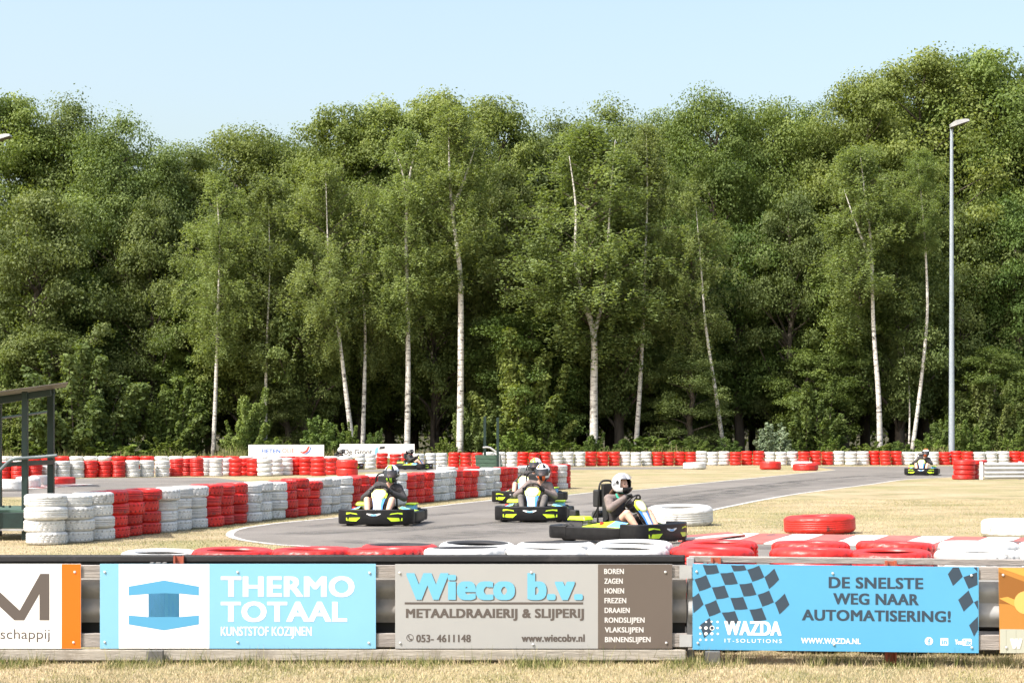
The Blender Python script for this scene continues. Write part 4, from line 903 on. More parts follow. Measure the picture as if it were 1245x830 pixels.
# ------------------------------------------------------------------ karts (local: +X forward, +Y the driver's left, wheels on z=0)
def nose_x(y): return 0.90 - 0.13 * (abs(y) / 0.6) ** 3.2
def cr(P, k=5): return [(p.x, p.y) for p in smoothpath([(a, b, 0) for a, b in P], k)]
def make_kart():
    r = empty('go_kart'); K = {}
    # chassis
    mb = MB()
    for s in (-1, 1):
        mb.tube([(.72, .16 * s, .07), (.45, .20 * s, .065), (.1, .33 * s, .06), (-.45, .34 * s, .06), (-.75, .30 * s, .08)], .017, 8)
    mb.tube([(.72, -.16, .07), (.74, 0, .07), (.72, .16, .07)], .017, 8); mb.tube([(.0, -.34, .06), (.0, .34, .06)], .016, 8); mb.tube([(-.45, -.34, .06), (-.45, .34, .06)], .016, 8)
    mb.tube([(-.55, -.56, .135), (-.55, .56, .135)], .02, 8); mb.tube([(.52, -.46, .12), (.52, .46, .12)], .016, 8)
    mb.build('chassis', M['darksteel'], r, smooth=True)
    MB().box((.28, 0, .045), (.85, .52, .008)).build('floor_tray', M['steel'], r)
    # surrounding bumpers
    def wall(path, z0, z1, d, name):
        prof = [(-.02, z0), (.020, z0 + .003), (.035, z0 + .022), (.038, (z0 + z1) / 2), (.035, z1 - .016), (.022, z1 - .002), (-.02, z1), (-d, z1 - .014), (-d, z0 + .03)]
        return MB().sweep(path, prof).build(name, M['plastic'], r, smooth=True)
    ys = np.linspace(-.60, .60, 25)
    nose = [(nose_x(y), y) for y in ys]
    nose = [(.46, -.60), (.62, -.635), (.72, -.63)] + nose + [(.72, .63), (.62, .635), (.46, .60)]
    fb = wall(nose, .032, .295, .055, 'front_bumper')
    for s in (-1, 1):
        P = cr([(.42, .585 * s), (.30, .625 * s), (.0, .64 * s), (-.40, .645 * s), (-.58, .63 * s)], 4)
        wall(P if s < 0 else P[::-1], .04, .235, .07, 'side_bumper') if False else wall(P[::-1] if s < 0 else P, .04, .235, .07, 'side_bumper')
    P = cr([(-.50, .645), (-.70, .655), (-.82, .60), (-.88, .45), (-.90, .2), (-.90, -.2), (-.88, -.45), (-.82, -.60), (-.70, -.655), (-.50, -.645)], 4)
    wall(P, .05, .245, .05, 'rear_bumper')
    # decals on the nose
    def dec(name, m, rows, off=.0035):
        mb = MB()
        for pts in rows:                   # (y, z_low, z_high)
            vs = []
            for y, a, b in pts:
                for z in (a, b):
                    o = .038 - .004 * abs((z - .16) / .13) ** 2 + off
                    vs.append((nose_x(y) + o, y, z))
            n = len(pts); mb.add(vs, [(2 * i, 2 * i + 2, 2 * i + 3, 2 * i + 1) for i in range(n - 1)])
        return mb.build(name, m, fb)
    for s in (-1, 1):
        dec('lime_slash', M['lime'], [[(s * .50, .10, .150), (s * .40, .090, .152), (s * .31, .088, .155), (s * .24, .150, .158)]])
        dec('lime_slash', M['lime'], [[(s * .50, .205, .240), (s * .42, .222, .243), (s * .30, .208, .226), (s * .29, .20, .212)]])
    dec('wing_emblem', M['wplastic'], [[(-.125, .213, .228), (-.06, .185, .222), (0, .178, .212), (.06, .185, .222), (.125, .213, .228)]])
    dec('wing_emblem', M['lblue'], [[(-.055, .190, .215), (0, .182, .206), (.055, .190, .215)]], .006)
    # side pods: lime and blue panels over the side bumpers
    for s in (-1, 1):
        mb = MB(); vs = [(.42, .36 * s, .30), (.42, .60 * s, .238), (.20, .62 * s, .245), (.20, .37 * s, .325), (-.02, .62 * s, .245), (-.02, .38 * s, .30), (-.25, .615 * s, .238), (-.28, .42 * s, .25)]
        vs2 = [(a, b, c - .02) for a, b, c in vs]
        fs = [(0, 1, 2, 3), (3, 2, 4, 5), (5, 4, 6, 7)]; fb2 = [tuple(8 + i for i in reversed(f)) for f in fs]; ring_ = [0, 1, 2, 4, 6, 7, 5, 3]
        sd = [(ring_[i], ring_[(i + 1) % 8], 8 + ring_[(i + 1) % 8], 8 + ring_[i]) for i in range(8)]
        mb.v = vs + vs2; mb.f = fs + fb2 + sd; mb.m = [1, 0, 0] + [2] * 3 + [2] * 8
        mb.build('side_pod', [M['lime'], M['lblue'], M['plastic']], r, bevel=.006)
    # wheels
    def wheel(x, y, R, w):
        T = Matrix.Translation((x, y, R)) @ Matrix.Rotation(math.radians(90), 4, 'X'); h = w / 2
        rim = MB().lathe([(.0, h * .3), (.03, h * .35), (.05, h * .2), (.068, h * .75), (.072, h * .8), (.072, -h * .8), (.068, -h * .75), (.05, -h * .2), (.03, -h * .35), (0, -h * .3)], 18, T).build('wheel', M['steel'], r, smooth=True)
        MB().lathe([(.071, h * .8), (.085, h), (R * .88, h), (R * .98, h * .8), (R, h * .5), (R, -h * .5), (R * .98, -h * .8), (R * .88, -h), (.085, -h), (.071, -h * .8)], 22, T).build('tyre', M['rubber'], rim, smooth=True)
    for s in (-1, 1): wheel(.52, .50 * s, .13, .12); wheel(-.55, .51 * s, .14, .17)
    # seat with backboard and roll hoop
    mb = MB(); vs = []; prof = [(.32, .10, .16), (.18, .085, .19), (.0, .085, .21), (-.13, .16, .21), (-.19, .34, .20), (-.22, .56, .18)]
    for x, z, w in prof:
        for q in (-1, -.85, -.4, .4, .85, 1): vs.append((x, w * q * 1.05, z + (.13 if abs(q) == 1 else .03 if abs(q) == .85 else 0)) if z < .3 else (x + (.12 if abs(q) == 1 else .03 if abs(q) == .85 else 0), w * q, z))
    fs = [(6 * i + j, 6 * i + j + 1, 6 * i + 7 + j, 6 * i + 6 + j) for i in range(5) for j in range(5)]
    vb = [(x - .02, y, z - .015) for x, y, z in vs]; mb.add(vs + vb, fs + [tuple(36 + k for k in reversed(f)) for f in fs]); mb.build('seat', M['seat'], r, smooth=True)
    mb = MB(); mb.tube(smoothpath([(-.24, -.21, .08), (-.255, -.20, .45), (-.245, -.18, .78), (-.24, -.13, .885), (-.24, 0, .905), (-.24, .13, .885), (-.245, .18, .78), (-.255, .20, .45), (-.24, .21, .08)], 4), .016, 8)
    mb.tube([(-.52, -.18, .10), (-.26, -.19, .50)], .013, 8); mb.tube([(-.52, .18, .10), (-.26, .19, .50)], .013, 8); mb.build('roll_hoop', M['plastic'], r, smooth=True)
    MB().box((-.215, 0, .69), (.05, .27, .34), M=Matrix.Rotation(-.05, 3, 'Y')).build('backrest_pad', M['seat'], r, bevel=.015)
    hb = MB().box((-.33, -.02, .64), (.13, .24, .26)).build('rear_box', M['seat'], r, bevel=.02)
    mb = MB(); mb.tube([(-.34, -.16, .40), (-.34, .14, .40)], .055, 12); mb.build('silencer', M['darksteel'], r, smooth=True)
    # engine on the right, tank on the left
    e = MB().box((-.42, -.43, .24), (.24, .2, .16)).build('engine', M['darksteel'], r, bevel=.015)
    mb = MB()
    for k in range(6): mb.box((-.30 + .0 * k, -.43, .20 + .022 * k), (.17, .17, .009))
    mb.build('cooling_fins', M['steel'], e)
    MB().box((-.40, -.44, .352), (.34, .24, .06), taper=.8).build('engine_cover', M['lime'], e, bevel=.015)
    MB().box((-.50, -.45, .425), (.12, .12, .09), taper=.9).build('air_filter', M['seat'], e, bevel=.012)
    mb = MB(); mb.tube([(-.28, -.46, .2), (-.05, -.50, .20), (.05, -.48, .20)], .035, 10); mb.build('exhaust', M['steel'], e, smooth=True)
    t = MB().box((-.38, .45, .26), (.30, .20, .16), taper=.85).build('fuel_tank', M['lblue'], r, bevel=.025)
    MB().box((-.36, .46, .350), (.3, .2, .03)).build('tank_cover', M['lime'], t, bevel=.012)
    MB().lathe([(0, .03), (.03, .028), (.032, 0), (.03, -.02)], 12, Matrix.Translation((.05, -.52, .275))).build('red_cap', M['redplastic'], r, smooth=True)
    # steering fairing
    X = lambda z: .56 - (z - .27) * .62
    def pane(name, rows, m, off, par, th=.012):
        mb = MB(); vs = []
        for z, ws in rows:
            for w in ws: vs.append((X(z) + off - .25 * w * w * 4, w, z))
        k = len(rows[0][1]); n = len(rows)
        fs = [(i * k + j, i * k + j + 1, (i + 1) * k + j + 1, (i + 1) * k + j) for i in range(n - 1) for j in range(k - 1)]
        vb = [(x - th, y, z - th * .5) for x, y, z in vs]; N = len(vs)
        ringi = list(range(k)) + [i * k + k - 1 for i in range(1, n)] + [(n - 1) * k + j for j in range(k - 2, -1, -1)] + [i * k for i in range(n - 2, 0, -1)]
        mb.add(vs + vb, fs + [tuple(N + q for q in reversed(f)) for f in fs] + [(ringi[i], ringi[(i + 1) % len(ringi)], N + ringi[(i + 1) % len(ringi)], N + ringi[i]) for i in range(len(ringi))])
        return mb.build(name, m, par, smooth=True)
    q5 = lambda w: [-w, -w / 2, 0, w / 2, w]
    fa = pane('steering_fairing', [(.26, q5(.085)), (.34, q5(.085)), (.42, q5(.105)), (.50, q5(.135)), (.575, q5(.145))], M['plastic'], 0, r, .02)
    pane('white_panel', [(.265, [-.05, 0, .05]), (.34, [-.045, 0, .045]), (.43, [-.05, 0, .05]), (.47, [-.045, 0, .045])], M['wplastic'], .004, fa, .003)
    for s in (-1, 1):
        pane('blue_panel', [(.265, [s * .052, s * .083]), (.34, [s * .047, s * .083]), (.43, [s * .052, s * .105]), (.47, [s * .06, s * .12])][:4], M['blue'], .004, fa, .003)
        pane('lime_panel', [(.475, [s * .105, s * .125]), (.51, [s * .122, s * .140]), (.56, [s * .128, s * .146])], M['lime'], .006, fa, .003)
    hexa = lambda w, k: [-w, 0, w]
    pr_ = pane('number_plate', [(.465, hexa(.065, 0)), (.505, hexa(.105, 0)), (.555, hexa(.130, 0)), (.605, hexa(.105, 0)), (.630, hexa(.065, 0))], M['platey'], .014, fa, .01)
    pane('plate_face', [(.478, hexa(.055, 0)), (.510, hexa(.088, 0)), (.555, hexa(.108, 0)), (.598, hexa(.088, 0)), (.618, hexa(.055, 0))], M['plate'], .0175, pr_, .003)
    # steering wheel
    T = Matrix.Translation((.235, 0, .585)) @ Matrix.Rotation(-.85, 4, 'Y')
    w = MB(); ring_ = [T @ Vector((.15 * math.cos(a), .15 * math.sin(a), 0)) for a in np.linspace(0, 2 * math.pi, 25)]
    w.tube(ring_, .014, 8, caps=False)
    for a in (0, 2.1, 4.2): w.tube([T @ Vector((0, 0, -.01)), T @ Vector((.145 * math.cos(a), .145 * math.sin(a), 0))], .010, 6)
    w.tube([T @ Vector((0, 0, 0)), Vector((.50, 0, .18))], .012, 8); w.build('steering_wheel', M['seat'], r, smooth=True)
    for s in (-1, 1): MB().tube([(.60, .12 * s, .06), (.63, .12 * s, .18), (.63, .07 * s, .19)], .009, 6).build('pedal', M['steel'], r, smooth=True)
    return r

# ------------------------------------------------------------------ people
def cap_np(a, b, ra, rb, n=14, m=7):
    """tapered capsule mesh"""
    a = Vector(a); b = Vector(b); d = (b - a); L = d.length
    t = d.normalized() if L > 1e-6 else Vector((0, 0, 1)); u = t.orthogonal().normalized(); w = t.cross(u)
    vs = []; rings = []
    for i in range(m + 1): rings.append((a - t * ra * math.cos(i / m * math.pi / 2), ra * math.sin(i / m * math.pi / 2)))
    for i in range(m + 1): rings.append((b + t * rb * math.sin(i / m * math.pi / 2), rb * math.cos(i / m * math.pi / 2)))
    for c, r in rings:
        for j in range(n):
            q = 2 * math.pi * j / n; vs.append(c + u * (max(r, 1e-4) * math.cos(q)) + w * (max(r, 1e-4) * math.sin(q)))
    k = len(rings)
    fs = [(i * n + j, i * n + (j + 1) % n, (i + 1) * n + (j + 1) % n, (i + 1) * n + j) for i in range(k - 1) for j in range(n)]
    fs += [tuple(range(n - 1, -1, -1)), tuple((k - 1) * n + j for j in range(n))]
    return vs, fs
def make_body(name, P, legs='shorts', sleeves='jacket', jk='jacket'):
    """P: joint dict -> one continuous mesh with clothing zones"""
    mats = [M['skin'], M[jk], M['jacketd'], M['shorts'] if legs == 'shorts' else M['trousers'], M['glove'], M['shoe']]
    SK, JK, JD, SH, GL, SO = range(6)
    S = []
    def add(a, b, ra, rb, m): S.append((Vector(a), Vector(b), ra, rb, m))
    pel, bel, che, nek, hd = [Vector(P[k]) for k in ('pelvis', 'belly', 'chest', 'neck', 'head')]
    for s in (-1, 1):
        o = Vector((0, .065 * s, 0))
        add(pel + o, bel + o * .9, .125, .115, SH); add(bel + o * .9, che + o * 1.2, .112, .118, JD); add(che + o * 1.2, nek + Vector((0, .07 * s, -.06)), .105, .07, JK)
    add(che + Vector((.03, 0, 0)), bel + Vector((.03, 0, 0)), .10, .105, JD)
    add(nek + Vector((0, 0, -.05)), hd + Vector((0, 0, -.05)), .062, .055, SK)
    add(hd + Vector((-.012, 0, .035)), hd + Vector((.02, 0, -.02)), .088, .078, SK)       # skull
    f = Vector(P.get('face', (1, 0, 0))).normalized(); sd = Vector((-f.y, f.x, 0))
    add(hd + f * .045 + Vector((0, 0, -.075)), hd + f * .035 + Vector((0, 0, -.04)), .042, .055, SK)   # jaw
    add(hd + f * .098 + Vector((0, 0, -.025)), hd + f * .086 + Vector((0, 0, .012)), .013, .010, SK)   # nose
    add(hd + f * .082 + Vector((0, 0, -.062)) + sd * .018, hd + f * .082 + Vector((0, 0, -.062)) - sd * .018, .009, .009, SK)   # lips
    for s in (-1, 1):
        add(hd + sd * (.085 * s) + Vector((0, 0, .012)), hd + sd * (.087 * s) + Vector((0, 0, -.022)), .014, .011, SK)       # ears
        k = 'L' if s > 0 else 'R'
        sh, el, wr = Vector(P['sh' + k]), Vector(P['el' + k]), Vector(P['wr' + k])
        add(nek + Vector((0, .06 * s, -.07)), sh, .075, .078, JK); add(sh, el, .074, .060, JK); add(el, wr, .060, .044, JK if sleeves == 'jacket' else SK)
        # gloved hand: palm, four bent fingers round the rim and a thumb
        g = Vector(P['grip' + k]); d = (g - wr).normalized(); up = Vector((0, 0, 1)); ax = Vector(P.get('rim' + k, (0.25, 0.3 * s, .9))).normalized()
        pa = wr.lerp(g, .75); add(wr, pa, .033, .037, GL)
        nrm = d.cross(ax).normalized()
        for q in range(4):
            o = ax * ((q - 1.5) * .021); L_ = (.034, .040, .038, .030)[q]
            k0 = pa + o + d * .020; k1 = k0 + d * L_ + nrm * .006; k2 = k1 + nrm * .026 + d * .004; k3 = k2 - d * .022 + nrm * .006
            add(pa + o * .8, k0, .015, .0115, GL); add(k0, k1, .0112, .0100, GL); add(k1, k2, .0100, .0092, GL); add(k2, k3, .0092, .0082, GL)
        th0 = pa - ax * .0 + nrm * .012 + ax * .034 - d * .012; th1 = th0 + nrm * .022 + ax * .012 + d * .018; th2 = th1 + d * .024 + nrm * .006 - ax * .004
        add(pa, th0, .018, .0135, GL); add(th0, th1, .0135, .0115, GL); add(th1, th2, .0115, .0095, GL)
        hp, kn, an, to = Vector(P['hip' + k]), Vector(P['kn' + k]), Vector(P['an' + k]), Vector(P['toe' + k])
        mid = hp.lerp(kn, .55)
        add(hp, mid, .098, .082, SH); add(mid, kn, .074 if legs == 'shorts' else .080, .060, SK if legs == 'shorts' else SH)
        cm = kn.lerp(an, .35); add(kn, cm, .057, .057, SK if legs == 'shorts' else SH); add(cm, an, .056, .038, SK if legs == 'shorts' else SH)
        add(an + Vector((-.03, 0, -.02)), to, .043, .036, SO)
    mb = MB()
    for a, b, ra, rb, m in S: v, f_ = cap_np(a, b, ra, rb); mb.add(v, f_)
    me = bpy.data.meshes.new('b'); me.from_pydata(mb.v, [], mb.f); o = bpy.data.objects.new('b', me); COL.objects.link(o)
    mo = o.modifiers.new('r', 'REMESH'); mo.mode = 'VOXEL'; mo.voxel_size = .0068
    sm = o.modifiers.new('s', 'SMOOTH'); sm.factor = .5; sm.iterations = 3
    dg = bpy.context.evaluated_depsgraph_get(); out = bpy.data.meshes.new_from_object(o.evaluated_get(dg)); out.name = name
    bpy.data.objects.remove(o); bpy.data.meshes.remove(me)
    n = len(out.polygons); C = np.empty(n * 3, np.float32); out.polygons.foreach_get('center', C); C = C.reshape(-1, 3)
    best = np.full(n, 1e9); mi = np.zeros(n, np.int32)
    for a, b, ra, rb, m in S:
        A = np.array(a); D = np.array(b) - A; t = np.clip(((C - A) @ D) / max(D @ D, 1e-9), 0, 1)
        ds = np.linalg.norm(C - (A + t[:, None] * D), axis=1) - (ra + (rb - ra) * t)
        k = ds < best; best[k] = ds[k]; mi[k] = m
    # a little cloth relief
    co = np.empty(len(out.vertices) * 3, np.float32); out.vertices.foreach_get('co', co); co = co.reshape(-1, 3)
    out.materials.clear()
    for m in mats: out.materials.append(m)
    out.polygons.foreach_set('material_index', mi); out.polygons.foreach_set('use_smooth', np.ones(n, bool)); out.update()
    return out
BASE = dict(pelvis=(-.01, 0, .24), belly=(-.06, 0, .37), chest=(-.095, 0, .56), neck=(-.07, 0, .73), head=(-.005, 0, .885), face=(1, 0, -.12))
for s, k in ((1, 'L'), (-1, 'R')):
    BASE.update({'sh' + k: (-.06, .19 * s, .665), 'el' + k: (.03, .345 * s, .47), 'wr' + k: (.175, .20 * s, .56), 'grip' + k: (.232, .155 * s, .59),
                 'hip' + k: (.03, .10 * s, .22), 'kn' + k: (.37, .225 * s, .44), 'an' + k: (.62, .16 * s, .14), 'toe' + k: (.72, .14 * s, .13)})
def helmet(parent, style, c, yaw=0.0, pitch=-.08, visor_open=False):
    na, ne = 56, 30; A = np.linspace(-math.pi, math.pi, na + 1)[:-1]; E = np.linspace(math.radians(-62), math.radians(90), ne + 1)
    def pt(a, e, k=1.0):
        ca = math.cos(a); x = .150 * math.cos(e) * ca; y = .124 * math.cos(e) * math.sin(a); z = .148 * math.sin(e)
        if e < .15 and ca > 0: w = min(1, (.15 - e) / .6); x *= 1 + .26 * w * ca ** 2; y *= 1 + .02 * w
        if e < -.3: z *= 1.0 - .10 * max(0, -ca)
        if e > .2 and ca < 0: x *= 1.04
        return Vector((x * k, y * k, z * k))
    V = []; F = []; m = []
    for e in E:
        for a in A: V.append(pt(a, e))
    nout = len(V)
    for e in E:
        for a in A: V.append(pt(a, e, .91))
    hole = lambda a, e: abs(a) < math.radians(66) and math.radians(-15) < e < math.radians(27)
    for i in range(ne):
        for j in range(na):
            j2 = (j + 1) % na; a = A[j] + math.pi / na; e = (E[i] + E[i + 1]) / 2
            if hole(a, e): continue
            q = (i * na + j, i * na + j2, (i + 1) * na + j2, (i + 1) * na + j)
            F.append(q); m.append(style(a, math.degrees(e))); F.append(tuple(nout + t for t in reversed(q))); m.append(1)
    # rims
    edges = {}
    for q in F[::2]:
        for t in range(4): edges.setdefault(frozenset((q[t], q[(t + 1) % 4])), []).append((q[t], q[(t + 1) % 4]))
    for k_, l_ in edges.items():
        if len(l_) == 1 and len(k_) == 2:
            a_, b_ = l_[0]; F.append((b_, a_, nout + a_, nout + b_)); m.append(1)
    mb = MB(); mb.v = [tuple(v) for v in V]; mb.f = [tuple(dict.fromkeys(q)) for q in F]; mb.m = m
    h = mb.build('helmet', [M['h_white'], M['h_black'], M['h_grey'], M['h_lime'], M['h_orange']], parent, smooth=True)
    h.scale = (1.12, 1.12, 1.14); h.location = c; h.rotation_euler = (0, -pitch, yaw)
    mb = MB(); e0, e1 = (-13, 29) if not visor_open else (33, 66); aa = np.linspace(math.radians(-69), math.radians(69), 19); ee = np.linspace(math.radians(e0), math.radians(e1), 7)
    vs = [pt(a, e, 1.035 if not visor_open else 1.05) + Vector((.006 if not visor_open else .02, 0, 0)) for e in ee for a in aa]
    mb.add(vs, [(i * 19 + j, i * 19 + j + 1, i * 19 + 20 + j, i * 19 + 19 + j) for i in range(6) for j in range(18)])
    mb.build('visor', M['visor'] if not visor_open else M['visor_clear'], h, smooth=True)
    mb = MB()
    for s in (-1, 1): mb.lathe([(0, .012), (.02, .010), (.024, 0)], 12, Matrix.Translation((.03, .126 * s, .03)) @ Matrix.Rotation(-s * math.pi / 2, 4, 'X'))
    mb.build('visor_hinge', M['h_black'], h, smooth=True)
    return h
def st_lime(a, e):         # white shell, black sweeps, lime chin
    a = abs(math.degrees(a))
    if e < -12 and a < 34: return 1 if a < 9 or a > 24 else 3
    if e < -12 and a < 60: return 1
    if e < -34: return 1
    if 60 < a < 150 and -14 < e - (a - 100) * .18 < 4: return 1
    if e > 40 and a > 100 and (a // 16) % 2: return 1
    if e > 32 and a < 22: return 3
    if e > 30 and 22 < a < 48: return 1
    return 0
def st_orange(a, e):
    d = math.degrees(a); a = abs(d)
    if e < -14 and a < 40: return 4 if a > 12 else 1
    if e < -34: return 1
    if e > 33 and a > 110: return 4
    if e > 33 and 20 < a < 50: return 4 if d < 0 else 1
    if 70 < a < 140 and abs(e - 8 - (a - 100) * .2) < 7: return 1
    return 0
def st_limetop(a, e):
    a = abs(math.degrees(a))
    if e > 30 and a < 40: return 3
    if e < -14 and a < 60: return 1
    if e < -34: return 1
    if e < 8 and a > 70: return 2
    return 0
def st_silver(a, e):
    a = abs(math.degrees(a))
    if e < -13 and a < 52: return 1
    if e < -40: return 1
    if e > 26 and 18 < a < 75 and e < 62: return 2
    if -6 < e - (a - 90) * -.3 < 12 and 70 < a < 118: return 2
    return 0
def st_dark(a, e):
    a = abs(math.degrees(a))
    if e > 48: return 4
    if e < -10: return 1 if a > 28 else 4
    return 1 if a > 60 and e < 22 else 0
def st_plain(a, e):
    a = abs(math.degrees(a)); return 1 if e < -14 and a < 60 or e < -36 else (2 if 65 < a < 120 and e < 12 else 0)
BODY = {}
def person(kind, loc, rz, style, label, yaw=0.0, mat_world=None, hair=False, strap=False, visor_open=False, lean=0.0):
    r = empty('person', loc, rz)
    if kind not in BODY:
        P = dict(BASE)
        if kind == 'turned':      # nearest driver: head up and turned, right arm reaching to the wheel top
            P.update(head=(.055, -.01, .845), neck=(-.03, 0, .695), face=(math.cos(-.12), math.sin(-.12), -.02), shR=(-.05, -.20, .635), shL=(-.05, .19, .635), elR=(.03, -.28, .50), wrR=(.20, -.15, .66), gripR=(.262, -.115, .68), knR=(.30, -.235, .43), anR=(.52, -.20, .14), toeR=(.63, -.18, .12))
        if kind == 'trousers' or kind == 'shorts': P.update(head=(.0, .155, .885), neck=(-.06, .10, .73), chest=(-.09, .05, .56), shL=(-.06, .265, .645), shR=(-.06, -.10, .685), elL=(.03, .385, .46), face=(math.cos(-.16), math.sin(-.16), -.14))
        if kind == 'back': P.update(head=(-.10, 0, .88), neck=(-.15, 0, .71), chest=(-.16, 0, .53), shL=(-.13, .19, .65), shR=(-.13, -.19, .65), elL=(.02, .29, .46), elR=(.02, -.29, .46))
        BODY[kind] = (make_body('body', P, 'trousers' if kind == 'trousers' else 'shorts', jk='jacket' if kind in ('turned', 'trousers') else 'jacket2'), P)
    me, P = BODY[kind]
    b = link('body', me, r); hd = Vector(P['head']); f = Vector(P['face']).normalized(); sd = Vector((-f.y, f.x, 0)).normalized()
    mb = MB()
    for s in (-1, 1): mb.ball(tuple(hd + f * .083 + sd * (.031 * s) + Vector((0, 0, .012))), (.011, .013, .009), 10)
    mb.build('eyes', M['eye'], r, smooth=True)
    helmet(r, style, tuple(hd + Vector((.0, 0, .012))), math.atan2(f.y, f.x) + yaw, f.z * .9, visor_open)
    if hair:
        mb = MB()
        for k in range(9):
            q = (k - 4) * .022
            mb.tube(smoothpath([hd + Vector((-.10, q, -.07)), hd + Vector((-.145, q * 1.1, -.13)), hd + Vector((-.165, q * 1.2, -.21)), hd + Vector((-.17 + .01 * (k % 3), q * 1.3, -.27 - .02 * (k % 2)))], 3), [.020] * 4 + [.017] * 3 + [.013, .010, .006], 6)
        mb.build('hair', M['hair'], r, smooth=True)
    if strap:
        mb = MB(); mb.tube(smoothpath([hd + Vector((-.03, -.105, -.13)), hd + Vector((.0, -.10, -.19)), hd + Vector((.05, -.055, -.225))], 4), .017, 8); mb.build('scarf', M['green_scarf'], r, smooth=True)
    return tag(r, label, 'person', 'kart drivers')
kart0 = make_kart()
KP = [  # px, front-bottom y of the kart, heading (x, y), person kind, helmet, label of the kart, label of the person
    (466.0, 640.0, (-.11, -1), 'shorts', st_lime, 'black and lime go-kart alone in front of the long tyre wall at left', 'driver in black and white helmet with lime chin in the leftmost near kart', {}),
    (650.0, 635.3, (-.11, -1), 'trousers', st_orange, 'black and lime go-kart in the middle, just behind the nearest kart', 'driver in white and orange helmet leading the pair in the middle', {}),
    (644, 612.8, (-.38, -.92), 'shorts', st_limetop, 'black and lime go-kart half hidden behind the middle kart', 'driver in white helmet with lime top square, half hidden in the middle pair', {}),
    (753, 662.0, (.78, -.62), 'turned', st_silver, 'nearest black and lime go-kart seen from its side above the white tyres', 'driver with open visor, bare thigh and brown hair in the nearest kart', dict(hair=True, strap=True, visor_open=True)),
    (1121, 578.0, (-.28, -1), 'shorts', st_dark, 'small far go-kart driving at right before the far tyre wall', 'driver in orange topped helmet in the far kart at right', {}),
    (501, 571.2, (.95, -.30), 'back', st_plain, 'far go-kart seen from its side in front of the dark-lettered white board', 'driver leaning back in the far kart before the dark-lettered white board', {}),
    (417, 571.0, (.95, -.30), 'back', st_plain, 'far go-kart mostly hidden behind the red truck tyres', 'driver hidden but for a white helmet between the two far boards', {}),
]
for i, (px, py, h, kind, sty, lk, lp, kw) in enumerate(KP):
    k = kart0 if i == 0 else copy_tree(kart0)
    d = Vector((h[0], h[1])).normalized(); rz = math.atan2(d.y, d.x)
    near = max(abs(d.y) * .93 + abs(d.x) * .35, .55)
    Yc = EYE * FP / (py - HY) + near * .93
    loc = ((px - CX) * Yc / FP, Yc, 0.006)
    k.location = loc; k.rotation_euler = (0, 0, rz); tag(k, lk, 'go-kart', 'go-karts on the circuit')
    person(kind, loc, rz, sty, lp, **kw)
# ------------------------------------------------------------------ trees and shrubs
def leaf_mesh(name, P, N, size, tone, mat, droop=0.0):
    """rhombic leaves at P with normals about N"""
    n = len(P); N = N / (np.linalg.norm(N, axis=1, keepdims=True) + 1e-9)
    a = RNG.standard_normal((n, 3)); a[:, 2] -= droop
    T = a - N * np.sum(a * N, 1, keepdims=True); T /= (np.linalg.norm(T, axis=1, keepdims=True) + 1e-9)
    B = np.cross(N, T); L = size[:, None] * .5; Wd = L * .62
    V = np.empty((n, 4, 3)); V[:, 0] = P - T * L; V[:, 1] = P + B * Wd - T * L * .1; V[:, 2] = P + T * L; V[:, 3] = P - B * Wd - T * L * .1
    me = npmesh(name, V.reshape(-1, 3), np.arange(4 * n).reshape(n, 4), [mat])
    at = me.attributes.new('tone', 'FLOAT', 'FACE'); at.data.foreach_set('value', np.clip(tone, 0, 1).astype(np.float32))
    return me
def rdir(n):
    v = RNG.standard_normal((n, 3)); return v / np.linalg.norm(v, axis=1, keepdims=True)
